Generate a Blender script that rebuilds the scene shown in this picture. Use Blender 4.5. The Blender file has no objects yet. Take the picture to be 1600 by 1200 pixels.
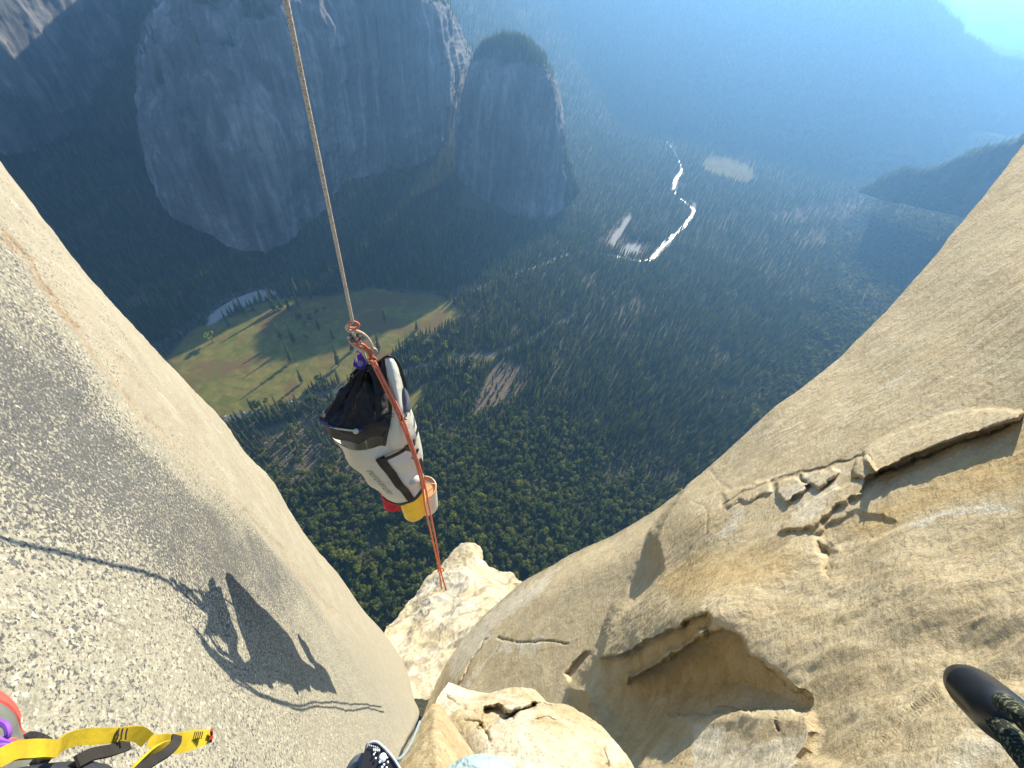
import bpy, bmesh, math, random
import numpy as np
from mathutils import Vector
random.seed(7); rng = np.random.default_rng(11)
sc = bpy.context.scene
COL = sc.collection
R = math.radians

# ------------------------------------------------------------------ camera
F = 601.0                      # focal length in pixels of the 1600 px photograph
NADIR = (690.0, 1140.0)
def unit(v):
    v = np.array(v, float); return v / np.linalg.norm(v)
_dn = unit([NADIR[0]-800, -(NADIR[1]-600), -F]); _up = -_dn
_fw = np.array([0, 0, -1.0]); _Y = unit(_fw - _fw.dot(_up)*_up); _X = np.cross(_Y, _up)
RW = np.array([_X, _Y, _up])                      # camera axes -> world axes
cam_d = bpy.data.cameras.new('camera'); cam = bpy.data.objects.new('camera', cam_d); COL.objects.link(cam)
cam_d.sensor_width = 36; cam_d.lens = 36*F/1600; cam_d.clip_start = 0.05; cam_d.clip_end = 90000
from mathutils import Matrix
cam.matrix_world = Matrix([list(RW[0])+[0], list(RW[1])+[0], list(RW[2])+[0], [0, 0, 0, 1]])
sc.camera = cam
G = -700.0                                         # valley floor below the camera

# ------------------------------------------------------------------ light
SUN_AZ, SUN_EL = 18.0, 26.0
def dirv(az, el):
    a, e = R(az), R(el); return np.array([math.sin(a)*math.cos(e), math.cos(a)*math.cos(e), math.sin(e)])
SUN = dirv(SUN_AZ, SUN_EL)
sl = bpy.data.lights.new('sun', 'SUN'); sl.energy = 5.0; sl.angle = R(0.5); sl.color = (1, .89, .70)
so = bpy.data.objects.new('sun', sl); COL.objects.link(so)
so.rotation_euler = Vector(SUN).to_track_quat('Z', 'Y').to_euler()
w = bpy.data.worlds.new('World'); sc.world = w; w.use_nodes = True
nt = w.node_tree; bg = nt.nodes['Background']; bg.inputs[1].default_value = 0.085
sky = nt.nodes.new('ShaderNodeTexSky'); sky.sky_type = 'NISHITA'; sky.sun_disc = False
sky.sun_elevation = R(SUN_EL); sky.sun_rotation = R(SUN_AZ); sky.altitude = 1800; sky.air_density = 1.0; sky.dust_density = 1.6
nt.links.new(sky.outputs[0], bg.inputs[0])
sc.view_settings.view_transform = 'Standard'; sc.view_settings.look = 'None'
sc.view_settings.exposure = 1.5; sc.view_settings.gamma = 1
sc.render.engine = 'CYCLES'
cy = sc.cycles
cy.use_denoising = True; cy.max_bounces = 5; cy.diffuse_bounces = 3; cy.glossy_bounces = 2; cy.volume_bounces = 0
cy.transparent_max_bounces = 6; cy.sample_clamp_indirect = 4; cy.use_adaptive_sampling = True; cy.adaptive_threshold = 0.01
cy.caustics_reflective = False; cy.caustics_refractive = False

# ------------------------------------------------------------------ maths helpers
def rays(px, py):
    px = np.asarray(px, float); py = np.asarray(py, float)
    c = np.stack([px-800, -(py-600), np.full_like(px, -F)], -1)
    c /= np.linalg.norm(c, axis=-1, keepdims=True)
    return c @ RW.T
def project(P):
    c = np.asarray(P, float) @ RW
    z = -c[..., 2]; z = np.where(z > 1e-3, z, 1e-3)
    return np.stack([800+F*c[..., 0]/z, 600-F*c[..., 1]/z], -1), -c[..., 2]
def at(px, py, D): return rays(px, py)*D
def atr(px, py, rho):
    r = rays(px, py); return r*(rho/math.hypot(r[0], r[1]))
def gnd(px, py, z=G):
    r = rays(px, py); return r*(z/r[2])

_perm = np.random.default_rng(3).permutation(256); _perm = np.concatenate([_perm]*3)
_gr = np.random.default_rng(4).normal(size=(256, 3)); _gr /= np.linalg.norm(_gr, axis=1, keepdims=True)
def pnoise(p):
    p = np.asarray(p, float); i = np.floor(p).astype(np.int64); f = p-i; u = f*f*f*(f*(f*6-15)+10)
    i &= 255; out = 0
    for dx in (0, 1):
        for dy in (0, 1):
            for dz in (0, 1):
                h = _perm[_perm[_perm[(i[..., 0]+dx) & 255]+((i[..., 1]+dy) & 255)]+((i[..., 2]+dz) & 255)]
                g = _gr[h]; d = f-np.array([dx, dy, dz])
                wgt = (u[..., 0] if dx else 1-u[..., 0])*(u[..., 1] if dy else 1-u[..., 1])*(u[..., 2] if dz else 1-u[..., 2])
                out = out+wgt*(g*d).sum(-1)
    return out*1.6
def fbm(p, octs=5, lac=2.03, gain=.5, ridge=False):
    p = np.asarray(p, float); a = 1.0; s = 0; t = 0
    for k in range(octs):
        n = pnoise(p+17.3*k)
        if ridge: n = 1-2*np.abs(n)
        s = s+a*n; t += a; a *= gain; p = p*lac
    return s/t
def sstep(a, b, x):
    t = np.clip((x-a)/(b-a), 0, 1); return t*t*(3-2*t)
def segd(P, poly, closed=False):
    """distance from P (N,2) to polyline, and side sign (>0 = left of travel) of the nearest segment"""
    P = np.asarray(P, float); Q = np.asarray(poly, float)
    if closed: Q = np.vstack([Q, Q[:1]])
    best = np.full(len(P), 1e18); side = np.zeros(len(P))
    for a, b in zip(Q[:-1], Q[1:]):
        ab = b-a; L = ab.dot(ab)+1e-12
        t = np.clip(((P-a) @ ab)/L, 0, 1); c = a+t[:, None]*ab; d = ((P-c)**2).sum(1)
        s = ab[0]*(P[:, 1]-a[1])-ab[1]*(P[:, 0]-a[0])
        m = d < best; best = np.where(m, d, best); side = np.where(m, s, side)
    return np.sqrt(best), np.sign(side)
def inside(P, poly):
    P = np.asarray(P, float); Q = np.asarray(poly, float); r = np.zeros(len(P), bool)
    for a, b in zip(Q, np.roll(Q, -1, 0)):
        c = (a[1] > P[:, 1]) != (b[1] > P[:, 1])
        with np.errstate(divide='ignore', invalid='ignore'):
            xx = (b[0]-a[0])*(P[:, 1]-a[1])/(b[1]-a[1]+1e-12)+a[0]
        r ^= c & (P[:, 0] < xx)
    return r
def psd(P, poly):
    """signed distance, > 0 inside the polygon"""
    d, _ = segd(P, poly, True); return np.where(inside(P, poly), d, -d)
def crom(pts, n, uniform=False):
    P = np.asarray(pts, float)
    if uniform: t = np.arange(len(P), dtype=float)
    else:
        t = np.concatenate([[0], np.cumsum(np.linalg.norm(np.diff(P[:, :2], axis=0), axis=1)+4.0)])
    x = np.linspace(0, t[-1], n); m = np.gradient(P, t, axis=0) if len(P) > 2 else np.repeat([(P[1]-P[0])/(t[1]-t[0])], 2, 0)
    i = np.clip(np.searchsorted(t, x, side='right')-1, 0, len(t)-2)
    h = (t[i+1]-t[i])[:, None]; s = ((x-t[i])/(t[i+1]-t[i]))[:, None]
    return ((2*s**3-3*s**2+1)*P[i]+(s**3-2*s**2+s)*h*m[i]+(-2*s**3+3*s**2)*P[i+1]+(s**3-s**2)*h*m[i+1])
def crom_rows(A, nv):
    """A (rows, nu, k) -> (nv, nu, k)"""
    t = np.arange(len(A), dtype=float); x = np.linspace(0, t[-1], nv); m = np.gradient(A, axis=0)
    i = np.clip(np.searchsorted(t, x, side='right')-1, 0, len(t)-2); s = (x-i)[:, None, None]
    return ((2*s**3-3*s**2+1)*A[i]+(s**3-2*s**2+s)*m[i]+(-2*s**3+3*s**2)*A[i+1]+(s**3-s**2)*m[i+1])
def rbf(ctrl):
    """thin plate interpolation of ln D from (px, py, D) control points"""
    C = np.array(ctrl, float); X = C[:, :2]/500; n = len(X)
    r = np.linalg.norm(X[:, None]-X[None], axis=-1); K = np.where(r > 0, r*r*np.log(r+1e-12), 0)+np.eye(n)*1e-3
    A = np.zeros((n+3, n+3)); A[:n, :n] = K; A[:n, n] = 1; A[:n, n+1:] = X; A[n, :n] = 1; A[n+1:, :n] = X.T
    cf = np.linalg.solve(A, np.concatenate([np.log(C[:, 2]), [0, 0, 0]]))
    def f(px, py):
        q = np.stack([px, py], -1)/500; out = cf[n]+q[..., 0]*cf[n+1]+q[..., 1]*cf[n+2]
        for k in range(n):
            rr = np.sqrt(((q-X[k])**2).sum(-1)); out = out+cf[k]*rr*rr*np.log(rr+1e-12)
        return out
    return f

# ------------------------------------------------------------------ mesh helpers
def mesh_obj(name, V, Fc, mat, parent=None, smooth=True, attrs=None):
    me = bpy.data.meshes.new(name)
    V = np.asarray(V, float); Fc = np.asarray(Fc)
    if Fc.ndim == 2:
        n, k = Fc.shape
        me.vertices.add(len(V)); me.vertices.foreach_set('co', V.astype(np.float32).ravel())
        me.loops.add(n*k); me.loops.foreach_set('vertex_index', Fc.astype(np.int32).ravel())
        me.polygons.add(n); me.polygons.foreach_set('loop_start', np.arange(0, n*k, k, dtype=np.int32))
        me.update(calc_edges=True)
    else:
        me.from_pydata([tuple(v) for v in V], [], [tuple(f) for f in Fc])
    if smooth: me.polygons.foreach_set('use_smooth', np.ones(len(me.polygons), bool))
    for k, a in (attrs or {}).items():
        at_ = me.attributes.new(k, 'FLOAT', 'POINT'); at_.data.foreach_set('value', np.asarray(a, np.float32).ravel())
    me.validate()
    if mat: me.materials.append(mat)
    o = bpy.data.objects.new(name, me); COL.objects.link(o)
    if parent: o.parent = parent
    return o
def grid_faces(nv, nu, flip=False):
    j, i = np.meshgrid(np.arange(nv-1), np.arange(nu-1), indexing='ij'); a = (j*nu+i).ravel()
    f = np.stack([a, a+1, a+nu+1, a+nu], 1)
    return f[:, ::-1] if flip else f
def normals(Pg):
    n = np.cross(np.gradient(Pg, axis=1), np.gradient(Pg, axis=0)); n /= np.linalg.norm(n, axis=-1, keepdims=True)+1e-12
    s = np.sign((n*Pg).sum(-1, keepdims=True)); s = -np.sign(np.median(s)) if np.median(s) != 0 else 1
    return n*s                                     # towards the camera, as a whole
def tag(o, label=None, cat=None, group=None, kind=None):
    if label: o['label'] = label
    if cat: o['category'] = cat
    if group: o['group'] = group
    if kind: o['kind'] = kind
    return o
def empty(name, loc, label=None, cat=None, group=None):
    o = bpy.data.objects.new(name, None); COL.objects.link(o); o.location = tuple(loc); o.empty_display_size = .1
    return tag(o, label, cat, group)
class MB:
    """collects shapes (world coordinates) and links them as ONE mesh; with a parent Empty the mesh is moved to its frame"""
    def __init__(s): s.V = []; s.Fc = []; s.n = 0
    def add(s, V, Fc):
        V = np.asarray(V, float).reshape(-1, 3); s.V.append(V); s.Fc += [tuple(int(i)+s.n for i in f) for f in Fc]; s.n += len(V); return s
    def grid(s, Pg, closed_u=False, cap=False):
        nv, nu = Pg.shape[:2]; fs = []
        for j in range(nv-1):
            for i in range(nu if closed_u else nu-1):
                k = (i+1) % nu; fs.append((j*nu+i, j*nu+k, (j+1)*nu+k, (j+1)*nu+i))
        if cap: fs.append(tuple(range(nu))[::-1]); fs.append(tuple((nv-1)*nu+i for i in range(nu)))
        return s.add(Pg.reshape(-1, 3), fs)
    def tube(s, pts, r, n=8, seg=None, cap=True):
        P = np.asarray(pts, float)
        if seg: P = spline3(P, seg)
        r = np.broadcast_to(np.asarray(r, float), (len(P),)) if np.ndim(r) == 0 else np.interp(np.linspace(0, 1, len(P)), np.linspace(0, 1, len(r)), r)
        T = np.gradient(P, axis=0); T /= np.linalg.norm(T, axis=1, keepdims=True)+1e-12
        u = np.cross(T[0], [0.3, .2, 1]); u /= np.linalg.norm(u); Us = []
        for t in T:
            u = u-t*u.dot(t); u /= np.linalg.norm(u)+1e-12; Us.append(u)
        U = np.array(Us); W = np.cross(T, U); a = np.linspace(0, 2*math.pi, n, endpoint=False)
        Pg = P[:, None]+r[:, None, None]*(np.cos(a)[None, :, None]*U[:, None]+np.sin(a)[None, :, None]*W[:, None])
        return s.grid(Pg, True, cap)
    def ribbon(s, pts, wdirs, width, th=.002, seg=None):
        P = np.asarray(pts, float); Wd = np.asarray(wdirs, float)
        if Wd.ndim == 1: Wd = np.repeat(Wd[None], len(P), 0)
        if seg: P, Wd = spline3(P, seg), spline3(Wd, seg)
        T = np.gradient(P, axis=0); T /= np.linalg.norm(T, axis=1, keepdims=True)+1e-12
        Wd = Wd-T*(Wd*T).sum(1, keepdims=True); Wd /= np.linalg.norm(Wd, axis=1, keepdims=True)+1e-12
        N = np.cross(T, Wd); h = width/2
        Pg = np.stack([P-Wd*h-N*th/2, P+Wd*h-N*th/2, P+Wd*h+N*th/2, P-Wd*h+N*th/2], 1)
        return s.grid(Pg, True, True)
    def ball(s, c, r, n=10, sc3=(1, 1, 1)):
        t = np.linspace(0.02, math.pi-.02, n); a = np.linspace(0, 2*math.pi, n*2, endpoint=False)
        Pg = np.stack([np.sin(t)[:, None]*np.cos(a), np.sin(t)[:, None]*np.sin(a), np.repeat(np.cos(t)[:, None], n*2, 1)], -1)
        return s.grid(np.asarray(c)+Pg*r*np.asarray(sc3), True, True)
    def box(s, c, size, ax=None):
        A = np.eye(3) if ax is None else np.asarray(ax); h = np.asarray(size)/2
        V = [np.asarray(c)+sum(sg[k]*h[k]*A[k] for k in range(3)) for sg in [(x, y, z) for x in (-1, 1) for y in (-1, 1) for z in (-1, 1)]]
        return s.add(V, [(0, 1, 3, 2), (4, 6, 7, 5), (0, 4, 5, 1), (2, 3, 7, 6), (0, 2, 6, 4), (1, 5, 7, 3)])
    def build(s, name, mat, parent=None, smooth=True, **kw):
        V = np.concatenate(s.V)
        if parent is not None:
            loc = np.zeros(3); p = parent
            while p: loc = loc+np.array(p.location); p = p.parent
            V = V-loc
            o = mesh_obj(name, V, np.array(s.Fc, dtype=object) if len(set(map(len, s.Fc))) > 1 else np.array(s.Fc), mat, parent, smooth)
        else:
            c = V.mean(0); o = mesh_obj(name, V-c, np.array(s.Fc, dtype=object) if len(set(map(len, s.Fc))) > 1 else np.array(s.Fc), mat, None, smooth); o.location = tuple(c)
        bm = bmesh.new(); bm.from_mesh(o.data); bmesh.ops.recalc_face_normals(bm, faces=bm.faces); bm.to_mesh(o.data); bm.free()
        if smooth: o.data.set_sharp_from_angle(angle=R(42))
        if kw: tag(o, **kw)
        return o
def spline3(P, n):
    P = np.asarray(P, float)
    if len(P) == 2: return np.linspace(P[0], P[1], n)
    t = np.concatenate([[0], np.cumsum(np.linalg.norm(np.diff(P, axis=0), axis=1)+1e-9)])
    m = np.gradient(P, t, axis=0); x = np.linspace(0, t[-1], n)
    i = np.clip(np.searchsorted(t, x, side='right')-1, 0, len(t)-2); h = (t[i+1]-t[i])[:, None]; s = ((x-t[i])/(t[i+1]-t[i]))[:, None]
    return ((2*s**3-3*s**2+1)*P[i]+(s**3-2*s**2+s)*h*m[i]+(-2*s**3+3*s**2)*P[i+1]+(s**3-s**2)*h*m[i+1])

# ------------------------------------------------------------------ material helpers
def new_mat(name):
    m = bpy.data.materials.new(name); m.use_nodes = True; t = m.node_tree; b = t.nodes['Principled BSDF']
    return m, t, b
class NT:
    def __init__(s, t): s.t = t; s.tc = t.nodes.new('ShaderNodeTexCoord')
    def n(s, typ, **kw):
        x = s.t.nodes.new(typ)
        for k, v in kw.items(): setattr(x, k, v)
        return x
    def l(s, a, b): s.t.links.new(a, b)
    def vec(s, scale=(1, 1, 1), rot=(0, 0, 0)):
        m = s.n('ShaderNodeMapping'); m.inputs['Scale'].default_value = scale; m.inputs['Rotation'].default_value = rot
        s.l(s.tc.outputs['Object'], m.inputs['Vector']); return m.outputs[0]
    def noise(s, scale, det=4, rough=.55, v=None, dist=0):
        x = s.n('ShaderNodeTexNoise'); x.inputs['Scale'].default_value = scale; x.inputs['Detail'].default_value = det
        x.inputs['Roughness'].default_value = rough; x.inputs['Distortion'].default_value = dist
        s.l(v if v is not None else s.tc.outputs['Object'], x.inputs['Vector']); return x.outputs['Fac']
    def vor(s, scale, v=None, feat='F1', rnd=1):
        x = s.n('ShaderNodeTexVoronoi'); x.feature = feat; x.inputs['Scale'].default_value = scale; x.inputs['Randomness'].default_value = rnd
        s.l(v if v is not None else s.tc.outputs['Object'], x.inputs['Vector']); return x
    def ramp(s, fac, stops, interp='LINEAR'):
        r = s.n('ShaderNodeValToRGB'); r.color_ramp.interpolation = interp; e = r.color_ramp.elements
        while len(e) < len(stops): e.new(.5)
        for k, (p, c) in enumerate(stops):
            e[k].position = p; e[k].color = (*c, 1) if len(c) == 3 else c
        s.l(fac, r.inputs[0]); return r.outputs[0]
    def rampf(s, fac, a, b):
        r = s.n('ShaderNodeMapRange'); r.interpolation_type = 'SMOOTHSTEP'; r.inputs[1].default_value = a; r.inputs[2].default_value = b
        s.l(fac, r.inputs[0]); return r.outputs[0]
    def mix(s, fac, a, b, mode='MIX'):
        m = s.n('ShaderNodeMix', data_type='RGBA', blend_type=mode)
        for v, i in ((fac, 0), (a, 6), (b, 7)):
            if isinstance(v, (int, float)): m.inputs[i].default_value = v
            elif isinstance(v, tuple): m.inputs[i].default_value = (*v, 1)
            else: s.l(v, m.inputs[i])
        return m.outputs[2]
    def math(s, op, a, b=None):
        m = s.n('ShaderNodeMath', operation=op)
        for v, i in ((a, 0), (b, 1)):
            if v is None: continue
            if isinstance(v, (int, float)): m.inputs[i].default_value = v
            else: s.l(v, m.inputs[i])
        return m.outputs[0]
    def attr(s, name): a = s.n('ShaderNodeAttribute', attribute_name=name); return a.outputs['Fac']
    def bump(s, h, strength, dist, prev=None):
        b = s.n('ShaderNodeBump'); b.inputs['Strength'].default_value = strength; b.inputs['Distance'].default_value = dist
        s.l(h, b.inputs['Height'])
        if prev is not None: s.l(prev, b.inputs['Normal'])
        return b.outputs[0]
def simple(name, col, rough=.6, metal=0, spec=.5, nscale=None, namp=.25, bump=None, sheen=0):
    m, t, b = new_mat(name); x = NT(t); b.inputs['Roughness'].default_value = rough; b.inputs['Metallic'].default_value = metal
    b.inputs['Specular IOR Level'].default_value = spec
    if nscale:
        f = x.noise(nscale, 5, .6)
        c = x.ramp(f, [(.25, tuple(v*(1-namp) for v in col)), (.75, tuple(min(1, v*(1+namp)) for v in col))])
        x.l(c, b.inputs['Base Color'])
        x.l(x.bump(f, *(bump or (.3, .002))), b.inputs['Normal'])
    else: b.inputs['Base Color'].default_value = (*col, 1)
    return m

def granite_near():
    m, t, b = new_mat('granite_speckled'); x = NT(t)
    lich = x.attr('lichen'); tan = x.attr('tan')
    big = x.noise(1.6, 4, .6); med = x.noise(9, 4, .6)
    sp = x.noise(105, 3, .6, dist=.15); sp2 = x.noise(170, 3, .6)
    base = x.ramp(med, [(.3, (.29, .275, .21)), (.55, (.365, .345, .265)), (.75, (.42, .395, .295))])
    base = x.mix(x.rampf(sp2, .35, .62), x.mix(1.0, base, (.72, .70, .70), 'MULTIPLY'), base)
    fs = x.noise(75, 2, .5)
    base = x.mix(x.math('MULTIPLY', x.rampf(fs, .58, .64), .55), base, (.13, .11, .10))
    base = x.mix(x.math('MULTIPLY', x.rampf(fs, .40, .33), .6), base, (.62, .59, .46))
    stv = x.vec((5, 5, .7), (.0, .12, 0)); st1 = x.noise(2.2, 6, .7, v=stv, dist=.8)
    warm = x.mix(x.rampf(big, .4, .7), (.36, .32, .235), (.40, .37, .285))
    warm = x.mix(x.rampf(st1, .50, .72), warm, (.47, .445, .365)); warm = x.mix(x.math('MULTIPLY', x.rampf(st1, .42, .30), .45), warm, (.27, .22, .155))
    warm = x.mix(x.rampf(sp2, .3, .7), x.mix(1.0, warm, (.84, .82, .80), 'MULTIPLY'), warm)
    base = x.mix(x.math('MULTIPLY', tan, .85), base, warm)
    # dark lichen speckle: threshold moves with the painted cover
    th = x.math('ADD', sp, x.math('MULTIPLY', x.math('SUBTRACT', lich, .5), .20))
    th = x.math('ADD', th, x.math('MULTIPLY', x.math('SUBTRACT', med, .5), .30)); th = x.math('ADD', th, x.math('MULTIPLY', x.math('SUBTRACT', big, .5), .12))
    dk = x.rampf(th, .51, .56)
    dk = x.math('MULTIPLY', dk, x.rampf(lich, .0, .14))
    base = x.mix(x.math('MULTIPLY', x.attr('stain'), .6), base, x.mix(x.rampf(med, .4, .6), (.26, .155, .075), (.38, .28, .16)))
    col = x.mix(dk, base, x.mix(x.rampf(sp2, .3, .7), (.055, .057, .058), (.15, .15, .14)))
    x.l(col, b.inputs['Base Color']); b.inputs['Roughness'].default_value = .85; b.inputs['Specular IOR Level'].default_value = .25
    n1 = x.bump(x.noise(30, 6, .7), .35, .010); n2 = x.bump(sp2, .5, .004, n1); x.l(n2, b.inputs['Normal'])
    return m
def granite_gold():
    m, t, b = new_mat('granite_golden'); x = NT(t)
    pale = x.attr('pale'); gold = x.attr('gold'); crack = x.attr('crack')
    big = x.noise(.35, 5, .6); med = x.noise(2.2, 6, .62, dist=.6); fine = x.noise(22, 5, .65)
    a = x.ramp(med, [(.3, (.315, .25, .15)), (.5, (.385, .315, .20)), (.7, (.44, .375, .255))])
    g = x.ramp(med, [(.3, (.30, .21, .10)), (.5, (.375, .28, .145)), (.72, (.43, .34, .195))])
    p = x.ramp(x.noise(3.2, 6, .7, dist=1.0), [(.3, (.36, .31, .225)), (.5, (.45, .405, .31)), (.7, (.54, .50, .42))])
    gm = x.rampf(x.math('ADD', gold, x.math('MULTIPLY', x.math('SUBTRACT', big, .5), .9)), .3, .8)
    col = x.mix(gm, a, g)
    pm = x.rampf(x.math('ADD', pale, x.math('MULTIPLY', x.math('SUBTRACT', med, .5), 1.3)), .35, .65)
    col = x.mix(pm, col, p)
    v = x.math('MULTIPLY', x.rampf(fine, .25, .5), 1.0)
    col = x.mix(v, x.mix(1.0, col, (.80, .77, .72), 'MULTIPLY'), col)
    col = x.mix(x.math('MULTIPLY', crack, .75), col, (.10, .075, .05))
    sv = x.vec((7, 7, .8), (.05, .1, 0)); st = x.noise(1.3, 5, .7, v=sv, dist=.4); smooth_ = x.attr('slab')
    col = x.mix(x.math('MULTIPLY', x.rampf(st, .52, .66), x.math('ADD', .15, x.math('MULTIPLY', smooth_, .5))), col, (.50, .465, .37)); col = x.mix(x.math('MULTIPLY', x.rampf(st, .46, .34), x.math('ADD', .12, x.math('MULTIPLY', smooth_, .45))), col, (.22, .185, .13))
    col = x.mix(1.0, col, (1.2, 1.2, 1.16), 'MULTIPLY'); gr = x.noise(34, 3, .7); col = x.mix(x.math('MULTIPLY', x.rampf(gr, .60, .68), .55), col, (.14, .115, .085)); col = x.mix(x.math('MULTIPLY', x.rampf(gr, .40, .33), .55), col, (.60, .56, .46))
    x.l(col, b.inputs['Base Color']); b.inputs['Roughness'].default_value = .88; b.inputs['Specular IOR Level'].default_value = .2
    tilt = x.vec((6, 6, 13), (.5, .3, .2))
    n1 = x.bump(x.noise(1.0, 6, .62, v=tilt, dist=.25), .85, .06)
    vb = x.vor(5.5, v=x.vec((1, 1, 2.0), (.6, .2, .3)), feat='DISTANCE_TO_EDGE'); n2 = x.bump(x.noise(26, 6, .78), .7, .018, n1); x.l(n2, b.inputs['Normal'])
    return m
def granite_far(name, c0, c1, c2, sc1=.02, bumpd=6, warm=None):
    m, t, b = new_mat(name); x = NT(t)
    v = x.vec((1.6, 1.6, .10)); s1 = x.noise(sc1, 9, .72, v=v, dist=.35); s2 = x.noise(sc1*.22, 4, .6); s3 = x.noise(sc1*3, 5, .7)
    f = x.math('ADD', x.math('MULTIPLY', s1, .6), x.math('MULTIPLY', s2, .4))
    col = x.ramp(f, [(.36, c0), (.5, c1), (.64, c2)])
    veg = x.attr('veg')
    vm = x.rampf(x.math('ADD', veg, x.math('MULTIPLY', x.math('SUBTRACT', s3, .5), .7)), .45, .55)
    col = x.mix(vm, col, (.035, .055, .03))
    x.l(col, b.inputs['Base Color']); b.inputs['Roughness'].default_value = .9; b.inputs['Specular IOR Level'].default_value = .1
    n1 = x.bump(s1, .8, bumpd); n2 = x.bump(s3, .6, bumpd*.4, n1); x.l(n2, b.inputs['Normal'])
    return m
def foliage(name, lo, hi, tip):
    m, t, b = new_mat(name); x = NT(t)
    oi = x.n('ShaderNodeObjectInfo'); rnd = oi.outputs['Random']
    c = x.ramp(rnd, [(0, lo), (.55, hi), (.9, tip), (1, tuple(v*1.25 for v in tip))])
    n = x.noise(.45, 3, .6)
    c = x.mix(x.rampf(n, .35, .7), x.mix(1.0, c, (.72, .75, .7), 'MULTIPLY'), c)
    x.l(c, b.inputs['Base Color']); b.inputs['Roughness'].default_value = .7; b.inputs['Specular IOR Level'].default_value = .3
    tr = x.n('ShaderNodeBsdfTranslucent'); x.l(x.mix(1.0, c, (1.5, 1.5, .75), 'MULTIPLY'), tr.inputs[0]); ms = x.n('ShaderNodeMixShader'); ms.inputs[0].default_value = .58
    out = t.nodes['Material Output']; x.l(b.outputs[0], ms.inputs[1]); x.l(tr.outputs[0], ms.inputs[2]); x.l(ms.outputs[0], out.inputs['Surface'])
    return m
M = {}
M['near'] = granite_near(); M['gold'] = granite_gold()
M['far'] = granite_far('granite_cliff', (.055, .053, .052), (.165, .158, .152), (.40, .385, .365))
M['ridge'] = granite_far('ridge_rock', (.05, .07, .045), (.09, .10, .08), (.20, .19, .17), sc1=.008, bumpd=25)
M['con1'] = foliage('conifer_needles', (.12, .165, .050), (.18, .22, .060), (.26, .275, .075))
M['con2'] = foliage('pale_needles', (.12, .15, .065), (.16, .165, .075), (.21, .18, .09))
M['oak'] = foliage('oak_leaves', (.12, .155, .036), (.18, .21, .045), (.25, .265, .058))
M['trunk'] = simple('bark', (.16, .11, .075), .9, nscale=3, bump=(.5, .05))
M['dead'] = simple('dead_wood', (.46, .40, .33), .85, nscale=.4, namp=.35)
# ------------------------------------------------------------------ terrain
def gl(pts): return np.array([gnd(*p)[:2] for p in pts])
TAL = gl([(60, 600), (150, 545), (230, 500), (300, 462), (400, 430), (520, 418), (700, 425), (850, 360), (915, 300), (950, 225), (1000, 190), (1150, 205), (1300, 238), (1450, 240), (1560, 205)])
TALR = gl([(820, 1000), (960, 820), (1130, 640), (1230, 500), (1275, 380), (1290, 300), (1330, 270)])
def hgt(x, y, rough=True):
    P = np.stack([np.ravel(x), np.ravel(y)], 1)
    d, s = segd(P, TAL); d = np.where(s > 0, d, 0)
    h = .42*(np.sqrt(d*d+80**2)-80); h = np.minimum(h, 900)
    d2, s2 = segd(P, TALR); d2 = np.where(s2 < 0, d2, 0)
    h = h+np.minimum(.20*(np.sqrt(d2*d2+100**2)-100), 260)
    if rough:
        q = np.stack([P[:, 0], P[:, 1], P[:, 0]*0], 1)
        amp = sstep(0, 260, np.maximum(d, d2))
        h = h+amp*22*fbm(q/170, 4)+1.2*fbm(q/60, 3)
    return (G+h).reshape(np.shape(x))
MEADOW = [(262, 560), (300, 515), (345, 503), (400, 476), (445, 466), (520, 462), (600, 448), (690, 462), (728, 492), (690, 512), (640, 532), (615, 552), (600, 575), (560, 600), (500, 595), (470, 622), (400, 640), (350, 657), (310, 645), (285, 590)]
MEADOW2 = [(690, 545), (730, 553), (770, 552), (778, 566), (735, 572), (700, 566)]
MEADOW3 = [(1094, 256), (1112, 243), (1150, 250), (1176, 262), (1180, 280), (1162, 287), (1130, 277), (1104, 270)]
GREEN = [(318, 590), (345, 560), (350, 540), (362, 520), (372, 508), (366, 535), (352, 562), (338, 600), (325, 640), (316, 640)]
YEL = [(640, 615), (668, 598), (662, 625), (640, 655), (630, 640)]
BARE = [([(760, 585), (785, 562), (822, 572), (825, 600), (800, 625), (765, 640), (742, 650), (738, 632), (755, 610)], 1.0),
        ([(470, 640), (520, 655), (560, 700), (590, 740), (560, 760), (500, 735), (470, 760), (430, 720), (395, 680)], .75),
        ([(935, 375), (960, 350), (985, 328), (988, 345), (970, 372), (1005, 378), (1025, 385), (1000, 402), (950, 388)], 1.0),
        ([(890, 415), (930, 420), (950, 440), (910, 450)], .6), ([(960, 480), (1000, 460), (1010, 480), (975, 505)], .8),
        ([(1215, 330), (1300, 318), (1340, 322), (1330, 345), (1230, 350)], .7), ([(1235, 360), (1290, 352), (1290, 382), (1240, 388)], .7),
        ([(680, 640), (720, 655), (715, 690), (690, 700)], .5), ([(640, 690), (660, 700), (668, 740), (655, 720)], .5)]
RIVER = [(190, 590, 9), (235, 553, 9), (290, 515, 10), (325, 488, 9), (370, 462, 9), (420, 447, 8), (480, 440, 7), (560, 444, 7), (640, 456, 7), (690, 458, 7), (740, 452, 6), (800, 430, 5), (850, 412, 5), (900, 395, 5), (960, 400, 5), (1008, 408, 7), (1030, 388, 10), (1052, 368, 9), (1075, 346, 10), (1082, 326, 8), (1068, 314, 5), (1058, 306, 6), (1053, 296, 8), (1056, 282, 11), (1064, 268, 8), (1055, 240, 5), (1038, 212, 6), (1052, 194, 8), (1068, 174, 10), (1075, 155, 8)]
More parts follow.
